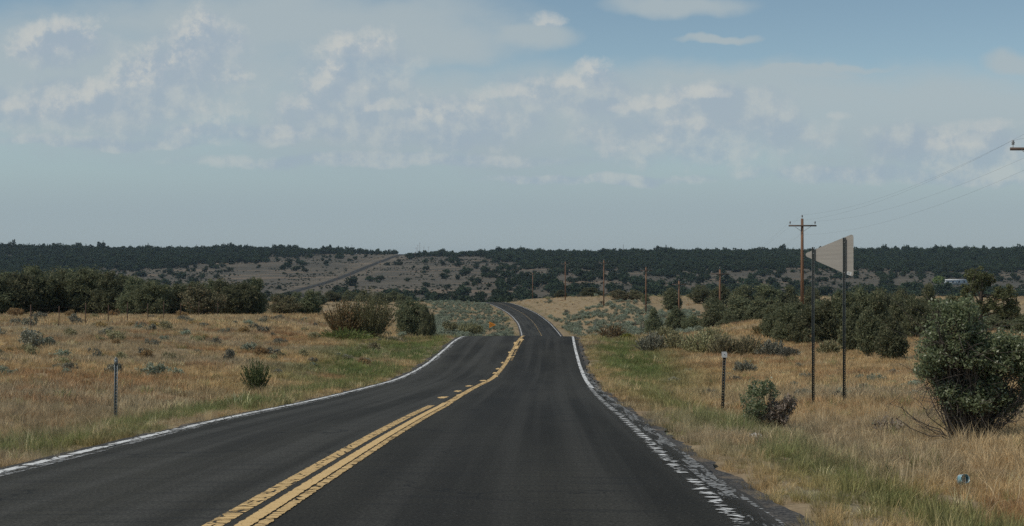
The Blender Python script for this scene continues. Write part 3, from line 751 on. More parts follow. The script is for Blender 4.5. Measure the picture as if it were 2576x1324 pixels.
pinyon()

# big leafy bush in front on the right
CLEAR = []      # ground left bare of grass: (x, y, radius)
def bush_lobes(pts, s):
    return [(a*s, (random.random()-0.5)*0.5, b*s, ra*s, max(ra, rb)*s*0.9, rb*s) for a, b, ra, rb in pts]
def big_bush():
    x, d = hit(2432, 1110); z = H1(x, d); s = d/F; CLEAR.append((x, d-0.15, 0.75))
    r = empty('leafy_bush', (x, d, z), 'large green leafy bush with many dark bare stems at the right edge', 'bush')
    pts = [(2395, 792, 46, 42), (2440, 810, 50, 40), (2360, 850, 50, 40), (2340, 895, 40, 32), (2415, 870, 72, 62), (2480, 880, 70, 62), (2545, 865, 62, 48),
           (2580, 905, 48, 60), (2500, 940, 86, 50), (2400, 935, 70, 42), (2340, 930, 38, 20), (2470, 985, 66, 40), (2575, 960, 40, 40), (2425, 1000, 50, 30), (2505, 1008, 50, 30), (2385, 975, 46, 30), (2545, 1000, 34, 26), (2420, 755, 22, 18), (2350, 800, 22, 16), (2375, 765, 20, 18)]
    L = bush_lobes([(u-2432, 1104-v, a, b) for u, v, a, b in pts], s)
    ob('foliage', crown_mesh('bush_foliage', L, 760, 40000, 0.026, M['bush'], 0.11, 0.15, 1.8, 3, 0.1), r)
    ob('stems', stems_mesh('bush_stems', L, M['stem'], 200, 0.012, 0.17, 3, 5), r)
    mb = MB(); rng = np.random.default_rng(6)           # low bare side branches
    for (u, v) in [(2235, 1010), (2262, 1052), (2300, 1000), (2280, 1040), (2555, 1010), (2545, 1052), (2590, 990), (2310, 1065), (2520, 1070)]:
        e = np.array([(u-2432)*s, rng.uniform(-0.5, 0.3), (1104-v)*s])
        p = curve((np.sign(e[0])*0.12, 0, 0), e, 8, 0.02, rng); mb.tube(p, np.linspace(0.011, 0.003, 8), 5)
        for q in range(7):
            st = p[rng.integers(3, 8)]
            mb.tube(curve(st, st+rng.normal(size=3)*0.10+np.array([0, 0, 0.06]), 4, 0.01, rng), np.linspace(0.004, 0.0015, 4), 4)
    ob('bare_branches', mb.me('bush_bare_branches', M['stem']), r)
big_bush()
def half_bush():
    x, d = hit(1938, 1090); z = H1(x, d); s = d/F; CLEAR.append((x, d-0.1, 0.42))
    r = empty('small_bush', (x, d, z), 'small bush half green half brown twigs beside the mile marker post', 'bush')
    G = [(1905, 980, 32, 26), (1928, 962, 20, 16), (1940, 990, 26, 22), (1890, 1020, 28, 26), (1915, 1030, 34, 30), (1895, 1055, 30, 20), (1880, 1000, 14, 12), (1998, 1010, 10, 8)]
    B = [(1965, 1020, 34, 26), (1950, 1045, 36, 28), (1985, 1008, 18, 18)]
    L = bush_lobes([(u-1938, 1087-v, a, b) for u, v, a, b in G], s); L2 = bush_lobes([(u-1938, 1087-v, a, b) for u, v, a, b in B], s)
    ob('green_foliage', crown_mesh('half_bush_green', L, 160, 3000, 0.026, M['bush'], 0.06, 0.2, 1.7, 12, 0.2), r)
    ob('brown_foliage', crown_mesh('half_bush_brown', L2, 140, 2300, 0.022, M['brown_twig'], 0.06, 0.6, 2.6, 13, 0.1), r)
    ob('stems', stems_mesh('half_bush_stems', L+L2, M['stem'], 60, 0.006, 0.08, 14, 4), r)
    mb = MB(); rng = np.random.default_rng(16)
    for q in range(26):
        e = np.array([rng.uniform(-0.42, 0.38), rng.uniform(-0.35, 0.0), rng.uniform(0.05, 0.34)])
        mb.tube(curve((0.02, -0.02, 0.0), e, 5, 0.015, rng), np.linspace(0.005, 0.002, 5), 4)
    ob('dead_branches', mb.me('half_bush_dead', M['straw']), r)
half_bush()
def spray_mesh(name, w, h, nsh, per, size, mat, seed, elong=3.0, low=0.3, curl=0.25, fan=0.9):
    # upright shoots fanning out from the base, each carrying narrow leaves along its upper part
    rng = np.random.default_rng(seed); Cs = []; Ts = []; Ds = []
    for k in range(nsh):
        az = rng.uniform(0, 6.28); q = math.sqrt(rng.random())
        reach = q*w*0.5*rng.uniform(0.75, 1.1); top = h*math.sqrt(max(0.06, 1-(q*fan)**2))*rng.uniform(0.62, 1.08)
        b0 = np.array([math.cos(az)*reach*0.35, math.sin(az)*reach*0.35, 0.0]); tip = np.array([math.cos(az)*reach, math.sin(az)*reach, top])
        t = rng.uniform(low, 1.0, per)[:, None]
        p = b0*(1-t)+tip*t; p[:, 2] -= (curl*reach*(t[:, 0]**2)*0.3)
        p += rng.normal(size=(per, 3))*size*0.8*(1.15-t)
        Cs.append(p); Ts.append(np.clip(rng.uniform(0, 1)*0.5+rng.uniform(0, 0.5, per), 0, 1)); Ds.append(np.repeat((tip-b0)[None]/np.linalg.norm(tip-b0), per, 0))
    C = np.vstack(Cs); t = np.concatenate(Ts); D = np.vstack(Ds); C[:, 2] = np.maximum(C[:, 2], 0.02); n = len(C)
    a = D+rng.normal(size=(n, 3))*0.45; a /= np.linalg.norm(a, axis=1)[:, None]
    b = rng.normal(size=(n, 3)); b -= (a*b).sum(1)[:, None]*a; b /= np.linalg.norm(b, axis=1)[:, None]
    s = size*rng.uniform(0.6, 1.4, n)[:, None]; la = a*s*elong*0.5; lb = b*s*0.5
    V = np.stack([C-la, C+lb, C+la, C-lb], 1).reshape(-1, 3)
    t = np.where(rng.random(n) > 0.95, 1.0, t*0.92)
    return mesh(name, V, np.arange(4*n).reshape(-1, 4), mat, False, col=np.repeat(t, 4))
def spray_at(name, u, v, wpx, hpx, mat, label, nsh, per, size, seed, cat='bush', group=None, d=None, low=0.3, elong=3.0, fan=0.9):
    if d is None: x, d = hit(u, v)
    else: x = (u-CU)/F*d
    z = H1(x, d); w = wpx*d/F; h = hpx*d/F
    r = empty(name, (x, d, z-0.03), label, cat, group)
    ob('foliage', spray_mesh(name+'_foliage', w, h, nsh, per, size, M[mat], seed, elong, low, 0.25, fan), r)
    L = [(0, 0, h*0.5, w*0.36, w*0.36, h*0.36)]
    ob('stems', stems_mesh(name+'_stems', L, M['stem'], 36, 0.004+w*0.003, w*0.08, seed, 2), r)
    return r
def bush_at(name, u, v, wpx, hpx, mat, label, n=2600, size=0.045, up=0.6, elong=2.2, seed=1, cat='bush', group=None, crad=0.14, stems=24, stemmat='stem', d=None):
    if d is None: x, d = hit(u, v)
    else: x = (u-CU)/F*d
    z = H1(x, d); w = wpx*d/F; h = hpx*d/F
    rng = np.random.default_rng(seed)
    L = [(0, 0, h*0.48, w*0.38, w*0.38, h*0.42)]
    for k in range(7): L.append((rng.uniform(-.32, .32)*w, rng.uniform(-.3, .3)*w, rng.uniform(0.3, 0.78)*h, w*rng.uniform(0.14, 0.22), w*0.2, h*rng.uniform(0.16, 0.26)))
    r = empty(name, (x, d, z-0.03), label, cat, group)
    ob('foliage', crown_mesh(name+'_foliage', L, 200, int(n*1.15), size, M[mat], crad, up, elong, seed, 0.2), r)
    ob('stems', stems_mesh(name+'_stems', L, M[stemmat], stems, 0.004+w*0.003, w*0.05, seed, 2), r)
    return r
spray_at('upright_weed', 646, 986, 86, 86, 'weed', 'dark green upright bushy weed in dry grass left of the road', 130, 46, 0.020, 2, 'weed', low=0.12, elong=3.2, fan=0.75)
rb_ = spray_at('rusty_bush', 868, 846, 130, 98, 'rust', 'large rusty brown and olive bush left of the road crest', 380, 34, 0.040, 5, low=0.12, elong=3.0, fan=0.8)
o_ = ob('green_foliage', spray_mesh('rusty_bush_green', 3.5, 2.85, 420, 34, 0.040, M['olive'], 25, 3.0, 0.12, 0.25, 0.8), rb_, (1.45, 0.25, 0)); o_['label'] = 'olive green half of the bush'
spray_at('lime_weed_patch', 870, 856, 175, 34, 'lime', 'bright lime green weed patch in front of the rusty bush', 260, 16, 0.035, 6, 'weed', low=0.0, elong=6.0)
spray_at('brown_bush', 1542, 824, 96, 48, 'rust', 'dome shaped brown bush among pale sagebrush right of the bend', 130, 36, 0.10, 7, d=215, low=0.15)
bush_at('dark_bush', 1183, 812, 88, 42, 'olive', 'dark olive bush in the sagebrush left of the road bend', 4500, 0.10, 0.5, 2.2, 8, 'bush', None, 0.35, 14, d=230)
bush_at('green_bush', 1130, 815, 50, 30, 'olive', 'lower dull green bush beside the dark olive one', 2500, 0.10, 0.5, 2.2, 9, 'bush', None, 0.3, 10, d=225)
spray_at('brown_bush', 1923, 846, 76, 40, 'rust', 'brown leafless looking bush in front of the middle junipers', 110, 34, 0.05, 17, low=0.15)
spray_at('round_shrub', 1872, 940, 70, 38, 'grey_shrub', 'round grey green shrub right of the white topped marker', 130, 26, 0.028, 18, 'shrub', low=0.15)
bush_at('yellow_flower_shrub', 1578, 856, 40, 16, 'yellow_shrub', 'small yellow flowering shrub left of the pale brush', 1500, 0.05, 0.7, 2.0, 19, 'shrub', None, 0.12, 8)
bush_at('leafless_shrub', 2240, 1100, 90, 60, 'brown_twig', 'thin leafless shrub left of the big bush', 350, 0.02, 0.7, 2.4, 23, 'shrub', None, 0.1, 34)
PB = sorted([(1640, 886, 92, 54, 'grey_shrub'), (1700, 880, 80, 52, 'pale_shrub'), (1760, 892, 110, 60, 'pale_shrub'), (1820, 896, 90, 58, 'pale_shrub'), (1880, 896, 100, 56, 'pale_shrub'),
      (1945, 898, 90, 44, 'grey_shrub'), (1790, 868, 100, 52, 'pale_shrub'), (1985, 900, 60, 26, 'grey_shrub'), (2085, 892, 60, 40, 'pale_shrub'), (1670, 850, 70, 30, 'pale_shrub')])
for n_, (u, v, w, h, mt) in enumerate(PB):
    spray_at('pale_shrub', u, v, w*1.1, h*1.05, mt, ORD[n_]+' from the left, feathery '+('grey' if mt == 'grey_shrub' else 'straw green')+' shrub of the belt left of the sign posts', 150, 30, 0.040, 30+n_, 'shrub', 'pale shrub belt right of the road', low=0.2)

# small shrub prototypes scattered as individuals
SP = {}
for mt in ('sage', 'grey_shrub', 'pale_shrub', 'rabbit'):
    for s in range(3):
        rng = np.random.default_rng(hash(mt) % 97 if False else len(mt)*7+s)
        L = [(0, 0, 0.30, 0.34, 0.34, 0.26)]+[(rng.uniform(-.3, .3), rng.uniform(-.3, .3), rng.uniform(.22, .5), .2, .2, .18) for _ in range(5)]
        SP[mt, s] = (crown_mesh(mt+'_small', L, 60, 1100, 0.038, M[mt], 0.10, 0.6, 2.2, 70+s, 0.3), stems_mesh(mt+'_small_stems', L, M['stem'], 14, 0.007, 0.05, s, 1))
def small_shrub(u, v, w, h, mt, name, label, group=None, d=None):
    if d is None: x, d = hit(u, v)
    else: x = (u-CU)/F*d
    z = H1(x, d); r = empty(name, (x, d, z-0.03), label, 'shrub', group, random.uniform(0, 6.28))
    f, st = SP[mt, random.randrange(3)]
    ob('foliage', f, r); ob('stems', st, r)
    r.scale = (w*d/F/0.95, w*d/F/0.95, h*d/F/0.62)
EX = [(40, 800, 46, 26, 'rabbit', 'orange rabbitbrush at the far left edge behind the fence'), (100, 803, 44, 20, 'grey_shrub', 'grey shrub between the first two fence posts'),
      (175, 800, 34, 20, 'rabbit', 'yellow orange rabbitbrush between the second and third fence posts'), (185, 808, 34, 20, 'grey_shrub', 'dark sage in front of the second fence gap'),
      (285, 800, 34, 22, 'rabbit', 'golden rabbitbrush right of the fourth fence post'), (458, 800, 40, 18, 'rabbit', 'pale orange rabbitbrush under the olive juniper'),
      (235, 778, 30, 22, 'rabbit', 'tall tan rabbitbrush in the gap of the left grove'), (70, 826, 44, 30, 'grey_shrub', 'dark grey sage at the left edge below the fence'),
      (85, 880, 90, 52, 'grey_shrub', 'dark upright sage clump at the left edge of the field'), (240, 905, 30, 22, 'grey_shrub', 'little grey sage tuft above the left steel post'),
      (172, 935, 44, 24, 'grey_shrub', 'low grey sage left of the left steel post'), (160, 1005, 26, 26, 'pale_shrub', 'small dark weed halfway between the left edge and the steel post'),
      (420, 832, 50, 26, 'pale_shrub', 'grey green brush below the grove near the fifth post'), (610, 842, 48, 22, 'rabbit', 'brown tan rounded brush in the left field'),
      (660, 840, 44, 20, 'grey_shrub', 'grey brush right of the brown tan one'), (575, 910, 40, 34, 'grey_shrub', 'thin grey sage above and left of the upright weed'),
      (680, 895, 56, 24, 'grey_shrub', 'dark flat topped sage above the upright weed'), (765, 900, 34, 24, 'pale_shrub', 'wispy shrub right of the flat topped sage'),
      (875, 905, 44, 14, 'grey_shrub', 'low green sage left of the road crest'), (1018, 836, 40, 24, 'pale_shrub', 'straw brush below the round juniper'), (1045, 822, 56, 36, 'pale_shrub', 'tall straw coloured brush under the round juniper'),
      (700, 868, 40, 20, 'grey_shrub', 'grey sage below the dull brownish juniper'), (790, 856, 36, 22, 'pale_shrub', 'yellow green tuft left of the lime weeds'),
      (2200, 965, 44, 28, 'sage', 'grey green sage right of the taller sign post'), (2250, 945, 34, 18, 'grey_shrub', 'dark grey tuft below the cone shaped juniper'),
      (2300, 998, 46, 20, 'grey_shrub', 'flat dark tuft left of the big bush'), (2160, 950, 50, 20, 'rabbit', 'rusty grass shrub right of the taller sign post'),
      (2090, 955, 34, 12, 'sage', 'small sage between the two sign posts')]
for (u, v, w, h, mt, lb) in EX:
    small_shrub(u, v, w, h, mt, 'sagebrush' if mt in ('sage', 'grey_shrub') else 'rabbitbrush' if mt == 'rabbit' else 'shrub', lb)
# many more low shrubs in the left field, on the right slope and around the bend
cnt = 0
rs = random.Random(5)
while cnt < 110:
    u = rs.uniform(-40, 1080); v = 803+(rs.random()**1.6)*150
    if v > 1180-u*0.24: continue
    x, d = hit(u, v)
    if abs(x-float(roadx(d))) < 6 or d > 150: continue
    sz = rs.uniform(0.35, 0.95)
    mt = rs.choice(['grey_shrub', 'grey_shrub', 'pale_shrub', 'sage', 'rabbit'])
    small_shrub(u, v, sz*F/d, sz*0.55*F/d, mt, 'field_shrub', 'one of the small scattered grey and tan shrubs in the left field', 'small shrubs of the left field')
    cnt += 1
cnt = 0
while cnt < 45:
    u = rs.uniform(1540, 2620); v = rs.uniform(860, 1010)
    x, d = hit(u, v)
    if abs(x-float(roadx(d))) < 6: continue
    sz = rs.uniform(0.25, 0.6); mt = rs.choice(['grey_shrub', 'pale_shrub', 'sage'])
    small_shrub(u, v, sz*F/d, sz*0.5*F/d, mt, 'field_shrub', 'one of the small scattered tufts in the dry grass on the right', 'small shrubs of the right field')
    cnt += 1
cnt = 0
while cnt < 230:
    left = rs.random() < 0.42
    d = rs.uniform(165, 330) if left else rs.uniform(150, 330)
    off = -rs.uniform(5.5, 30) if left else rs.uniform(6, 32)
    x = float(roadx(d))+off; u = CU+F*x/d
    if not left and (u > 1760): continue
    if left and u < 1075: continue
    if rs.random() > float(fb(np.array([x/9]), np.array([d/16]), 55)[0])*1.5-0.1: continue
    sz = rs.uniform(0.9, 1.9)
    small_shrub(u, 0, sz*F/d, sz*0.6*F/d, 'sage', 'sagebrush', 'one of the pale green sagebrushes lining the '+('left' if left else 'right')+' side of the road bend',
                'sagebrushes '+('left' if left else 'right')+' of the road bend', d=d)
    cnt += 1

# ------------------------------------------------------------------ far hillside junipers: the largest as things, the rest as one mass
def dens(u, v, x, d):
    """tree cover: closed woodland along the mesa edge, open slope with scattered trees in the middle"""
    n = fb(x/70, d/70, 71, 3); n2 = fb(x/22, d/30, 77, 2)
    lim = np.interp(u, [-300, 0, 250, 420, 560, 700, 860, 905, 1000, 1180, 1260, 1330, 1700, 1950, 2300, 2900],
                       [735, 720, 690, 682, 670, 655, 645, 641, 640, 640, 655, 676, 688, 684, 682, 684])
    wood = sst(lim+(n-0.5)*34-v, -3, 5)
    openp = np.interp(u, [-300, 0, 500, 900, 1120, 1300, 1700, 2600], [0.3, 0.2, 0.06, 0.038, 0.05, 0.24, 0.17, 0.10])
    band = np.interp(v, [690, 715, 735, 800], [1.0, 0.9, 1.6, 2.0])
    p = np.maximum(wood*0.95, openp*band*np.clip((n2-0.35)*4, 0.1, 1.8))
    return p
Nc = 90000
dd = np.exp(RNG.uniform(math.log(620), math.log(2080), Nc)); uu = RNG.uniform(-420, 3000, Nc)
xx = (uu-CU)/F*dd; zz = H(xx, dd); vv = CV-zz/dd*F
pr = dens(uu, vv, xx, dd)*(dd/2000)**2*1.1
pr = np.where((dd < 1050) & (uu > 650), np.maximum(pr, 0.055*np.where((uu > 830) & (uu < 1300), 1.5, 0.6)), pr)
keep = RNG.uniform(0, 1, Nc) < pr
offr = np.abs(xx-roadx(dd)); keep &= offr > np.where(dd > 1000, 16, 14)
keep &= ~((np.abs(xx-(2405-CU)/F*1250) < 48) & (np.abs(dd-1225) < 60))
xx, dd, zz, uu, vv = [q_[keep] for q_ in (xx, dd, zz, uu, vv)]
sz = RNG.uniform(3.6, 8.4, len(xx))*np.where(dd < 1300, 1.15, 1.0)*np.where(RNG.uniform(0, 1, len(xx)) < 0.2, 1.3, 1.0)
hz_ = sz*RNG.uniform(0.55, 0.8, len(xx))*(1+0.6*sst(fb(xx/35, dd/200, 91, 2), 0.50, 0.75)*sst(dd, 1750, 1900))*np.where(RNG.uniform(0, 1, len(xx)) < 0.06, 1.35, 1.0)
inview = (uu > -20) & (uu < 2596) & (vv < 752)
# hidden behind the near groves? rank by apparent size among those whose foot can be seen
score = np.where(inview & ~((uu < 660) & (vv > 690)) & ~((uu > 1740) & (vv > 716)), sz/dd, 0)
order = np.argsort(-score); first = order[:215]; rest = order[215:]
for q_ in first:
    r = empty('far_juniper', (xx[q_], dd[q_], zz[q_]-0.1), 'dark juniper dotting the far slope, one of the hundreds', 'tree', 'junipers scattered over the far slope', random.uniform(0, 6.28))
    r.scale = (sz[q_], sz[q_], hz_[q_]/0.85)
    ob('crown', FC[int(q_) % 6], r); ob('trunk', FTM, r)

cnt = 0
while cnt < 46:
    u = rs.uniform(1290, 1760); d = rs.uniform(330, 455); x = (u-CU)/F*d
    if abs(x-float(roadx(d))) < 8: continue
    q_ = rs.uniform(0.8, 2.0); mt = rs.choice(['grey_shrub', 'sage', 'pale_shrub', 'grey_shrub'])
    small_shrub(u, 0, q_*F/d, q_*0.55*F/d, mt, 'field_shrub', 'one of the small shrubs dotting the golden rise right of the bend', 'small shrubs on the golden rise', d=d)
    cnt += 1

def scatter(name, P, rot, scl, idx, meshes, gcol=None, label=None):
    """one object whose points carry instances of a few source meshes"""
    me = bpy.data.meshes.new(name); me.vertices.add(len(P)); me.vertices.foreach_set('co', np.asarray(P, np.float32).ravel())
    a = me.attributes.new('rot', 'FLOAT_VECTOR', 'POINT'); a.data.foreach_set('vector', np.asarray(rot, np.float32).ravel())
    a = me.attributes.new('scl', 'FLOAT_VECTOR', 'POINT'); a.data.foreach_set('vector', np.asarray(scl, np.float32).ravel())
    a = me.attributes.new('idx', 'INT', 'POINT'); a.data.foreach_set('value', np.asarray(idx, np.int32))
    if gcol is not None:
        a = me.attributes.new('gcol', 'FLOAT_COLOR', 'POINT'); a.data.foreach_set('color', np.asarray(gcol, np.float32).ravel())
    o = ob(name, me); tag(o, label, None, None, 'stuff')
    src = bpy.data.collections.new(name+'_sources')
    for k, m_ in enumerate(meshes): src.objects.link(bpy.data.objects.new('%s_source_%02d' % (name, k), m_))
    g = bpy.data.node_groups.new(name+'_nodes', 'GeometryNodeTree')
    g.interface.new_socket('Geometry', in_out='INPUT', socket_type='NodeSocketGeometry')
    g.interface.new_socket('Geometry', in_out='OUTPUT', socket_type='NodeSocketGeometry')
    gi = g.nodes.new('NodeGroupInput'); go = g.nodes.new('NodeGroupOutput')
    ci = g.nodes.new('GeometryNodeCollectionInfo'); ci.inputs['Collection'].default_value = src
    ci.inputs['Separate Children'].default_value = True; ci.inputs['Reset Children'].default_value = True
    ip = g.nodes.new('GeometryNodeInstanceOnPoints'); ip.inputs['Pick Instance'].default_value = True
    def att(nm, typ):
        n_ = g.nodes.new('GeometryNodeInputNamedAttribute'); n_.data_type = typ; n_.inputs[0].default_value = nm; return n_.outputs[0]
    g.links.new(gi.outputs[0], ip.inputs['Points']); g.links.new(ci.outputs[0], ip.inputs['Instance'])
    g.links.new(att('idx', 'INT'), ip.inputs['Instance Index'])
    er = g.nodes.new('FunctionNodeEulerToRotation'); g.links.new(att('rot', 'FLOAT_VECTOR'), er.inputs[0]); g.links.new(er.outputs[0], ip.inputs['Rotation'])
    g.links.new(att('scl', 'FLOAT_VECTOR'), ip.inputs['Scale']); g.links.new(ip.outputs[0], go.inputs[0])
    md = o.modifiers.new('scatter', 'NODES'); md.node_group = g
    return o
n_ = len(rest); R0 = np.zeros((n_, 3)); R0[:, 2] = RNG.uniform(0, 6.28, n_)
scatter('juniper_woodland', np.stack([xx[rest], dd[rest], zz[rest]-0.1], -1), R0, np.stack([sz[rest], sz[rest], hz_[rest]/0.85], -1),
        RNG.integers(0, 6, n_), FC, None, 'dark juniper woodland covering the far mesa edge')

# ------------------------------------------------------------------ grass
def tuft(name, nb, rad, h, w, lean, seed):
    rng = np.random.default_rng(seed); Vs = []; Fq = []; Ft = []; tn = []; k = 0
    for b_ in range(nb):
        an = rng.uniform(0, 6.28); rr_ = rad*math.sqrt(rng.random()); x0, y0 = math.cos(an)*rr_, math.sin(an)*rr_
        hh = h*rng.uniform(0.45, 1.15); la = rng.uniform(0, 6.28) if rng.random() < 0.4 else an; ll = lean*hh*rng.uniform(0.2, 1.3)
        ta = rng.uniform(0, 3.14); wx, wy = math.cos(ta)*w/2, math.sin(ta)*w/2
        mx_, my_ = x0+math.cos(la)*ll*0.35, y0+math.sin(la)*ll*0.35; tx, ty = x0+math.cos(la)*ll, y0+math.sin(la)*ll
        Vs += [(x0-wx, y0-wy, -0.03), (x0+wx, y0+wy, -0.03), (mx_+wx*.8, my_+wy*.8, hh*0.6), (mx_-wx*.8, my_-wy*.8, hh*0.6), (tx, ty, hh)]
        Fq.append((k, k+1, k+2, k+3)); Ft.append((k+3, k+2, k+4)); tn += [rng.random()]*5; k += 5
    return mesh(name, Vs, [np.array(Fq), np.array(Ft)], M['grass'], False, col=tn)
TN = [tuft('tuft', 46, 0.14, 0.21, 0.006, 0.9, s) for s in range(4)]+[tuft('tuft_tall', 36, 0.10, 0.33, 0.006, 0.5, 10+s) for s in range(2)]+[tuft('tuft_low', 50, 0.17, 0.12, 0.007, 1.5, 20+s) for s in range(3)]
TM = [tuft('tuft_mid', 34, 0.22, 0.26, 0.013, 0.7, 30+s) for s in range(4)]+[tuft('tuft_mid_low', 34, 0.26, 0.17, 0.014, 0.8, 40+s) for s in range(2)]
TF = [tuft('tuft_far', 26, 0.42, 0.34, 0.03, 0.5, 50+s) for s in range(4)]
def grass(name, n, d0, d1, TS, tall_idx, smin, smax, label, keepmul=1.0):
    wd = 0.60 if d0 < 60 else 0.46
    n = int(n*wd/0.43); d = np.sqrt(RNG.uniform(d0**2, d1**2, n)); u = RNG.uniform(-wd, wd, n)
    x = u*d; off = x-roadx(d); ao = np.abs(off)
    n1 = fb(x/3.1, d/3.1, 101); n2 = fb(x/0.9, d/0.9, 111, 2); n3 = fb(x/9, d/9, 121); n4 = fb(x/1.6, d/4.0, 131)
    edge = 3.72+0.9*(fb(d/1.1, d*0+np.sign(off)*7, 140)-0.38)
    for (cx_, cy_, cr_) in CLEAR: off = np.where(np.hypot(x-cx_, d-cy_) < cr_, 0.0, off)
    ao = np.abs(off)
    keep = (ao > edge) & (n2+0.25*n1+0.25*(ao < 5.6) > 0.40*keepmul)
    dry = np.array([0.66, 0.465, 0.235]); pale = np.array([0.69, 0.52, 0.295]); red = np.array([0.46, 0.26, 0.125]); grey = np.array([0.45, 0.375, 0.25]); green = np.array([0.155, 0.215, 0.06]); green2 = np.array([0.30, 0.31, 0.12])
    c = dry+(pale-dry)*sst(n1, 0.42, 0.65)[:, None]
    c = c+(grey-c)*(0.7*sst(n3, 0.52, 0.70))[:, None]
    c = c+(red-c)*(0.75*sst(fb(x/4, d/2.2, 151), 0.56, 0.70))[:, None]
    # greener verge; stronger near the crest, patchy close by
    gw = 1.25*np.exp(-((ao-np.where(off < 0, 4.9, 5.0))/np.where(off < 0, 1.15, np.where(d < 13, 1.3, 0.75)))**2)*np.clip(1.5*sst(n4, 0.25, 0.5), 0, 1)
    crest = np.exp(-((d-70)/20)**2)*np.exp(-((ao-6.0)/np.where(off < 0, 2.6, 1.7))**2)*1.3*sst(n4+0.3*n1, 0.35, 0.6)
    gw = np.clip(np.maximum(gw*np.where(off > 0, 0.75, 1.0), crest), 0, 1)*(0.7+0.3*RNG.random(n))
    gc = green2+(green-green2)*RNG.random(n)[:, None]
    c = c+(gc-c)*gw[:, None]
    c = c+(np.array([0.19, 0.27, 0.085])*RNG.uniform(0.6, 1.25, n)[:, None]-c)*(np.clip(crest, 0, 1)*RNG.uniform(0.3, 1.0, n))[:, None]*0.8
    rnd = RNG.random(n)
    c = np.where((rnd > 0.965)[:, None], green2, c); c = np.where((rnd < 0.05)[:, None], pale*1.15, c)
    c = np.clip(c*RNG.uniform(0.55, 1.35, n)[:, None], 0, 0.85)
    z = H(x, d)
    s = RNG.uniform(smin, smax, n)*(0.7+0.6*n1); s *= np.where(ao < 4.6, 0.75, 1.0); s *= np.where(gw > 0.5, 1.0, 0.95)
    idx = RNG.integers(0, len(TS), n)
    P = np.stack([x, d, z], -1)[keep]; R = np.zeros((n, 3)); R[:, 2] = RNG.uniform(0, 6.28, n); R[:, 0] = RNG.normal(0, 0.12, n); R[:, 1] = RNG.normal(0, 0.12, n)
    S = np.stack([s*1.05, s*1.05, s], -1); C4 = np.concatenate([c, np.ones((n, 1))], 1)
    scatter(name, P, R[keep], S[keep], idx[keep], TS, C4[keep], label)
for (u_, v_, r_) in ((2417, 1236, 0.22), (1900, 1106, 0.35)):
    q_ = hit(u_, v_); CLEAR.append((q_[0], q_[1]-r_*0.5, r_))
grass('dry_grass', 17500, 2.5, 30, TN, None, 0.42, 0.98, 'tangled dry bunch grass close to the road')
grass('field_grass', 38000, 30, 85, TM, None, 0.6, 1.1, 'golden dry grass of the roadside fields')
grass('distant_grass', 30000, 85, 200, TF, None, 0.6, 1.0, 'dry grass thinning out towards the trees')
grass('slope_grass', 15000, 200, 450, TF, None, 0.7, 1.2, 'tawny grass on the slopes around the road bend', 1.15)

ST = [tuft('straw_stalks', 8, 0.16, 0.42, 0.005, 1.1, 80+k) for k in range(4)]
n = 3800; d = np.sqrt(RNG.uniform(25, 45**2, n)); x = RNG.uniform(-0.43, 0.43, n)*d; ao = np.abs(x-roadx(d)); k_ = (ao > 4.9) & (fb(x/2.2, d/2.2, 171) > 0.45)
R0 = np.zeros((n, 3)); R0[:, 2] = RNG.uniform(0, 6.28, n); R0[:, 0] = RNG.normal(0, 0.2, n); s_ = RNG.uniform(0.4, 1.05, n)
cc_ = np.array([0.78, 0.62, 0.38])*RNG.uniform(0.7, 1.05, n)[:, None]
scatter('straw_stalks', np.stack([x, d, H(x, d)], -1)[k_], R0[k_], np.stack([s_, s_, s_], -1)[k_], RNG.integers(0, 4, n)[k_], ST, np.concatenate([cc_, np.ones((n, 1))], 1)[k_], 'pale bent straw stalks among the dry grass')
# closed sagebrush cover around the far bend
n = 6000; d = RNG.uniform(130, 430, n); lf = RNG.random(n) < 0.42
off = np.where(lf, -RNG.uniform(5.0, 34, n), RNG.uniform(5.0, 34, n)); x = roadx(d)+off; u = CU+F*x/d
k_ = np.where(lf, (u > 1070), (u < 1770) & (d < 345) & (fb(x/7, d/22, 57) > 0.40)) & (fb(x/5, d/8, 58, 2) > np.where(lf, 0.34, 0.42)) & ~((u > 1222) & (u < 1255) & (d > 215) & (d < 268))
s_ = RNG.uniform(0.6, 1.5, n); R0 = np.zeros((n, 3)); R0[:, 2] = RNG.uniform(0, 6.28, n)
scatter('sagebrush_cover', np.stack([x, d, H(x, d)-0.03], -1)[k_], R0[k_], np.stack([s_, s_, s_*0.9], -1)[k_], RNG.integers(0, 3, n)[k_], [SP['sage', q][0] for q in range(3)], None, 'pale grey green sagebrush covering the slopes of the bend')
# small scrub on the open far hillside
n = 34000; d = np.exp(RNG.uniform(math.log(900), math.log(2000), n)); u = RNG.uniform(-350, 2950, n); x = (u-CU)/F*d; z = H(x, d)
k_ = (fb(x/40, d/60, 59) > 0.46) & (np.abs(x-roadx(d)) > 9) & (RNG.random(n) < (d/2000)**2*1.2)
s_ = RNG.uniform(0.9, 2.6, n)
scatter('far_scrub', np.stack([x, d, z], -1)[k_], (R0[RNG.integers(0, len(R0), n)])[k_], np.stack([s_, s_, s_*0.6], -1)[k_], RNG.integers(0, 6, n)[k_], FC, None, 'low dark scrub speckling the open far hillside')

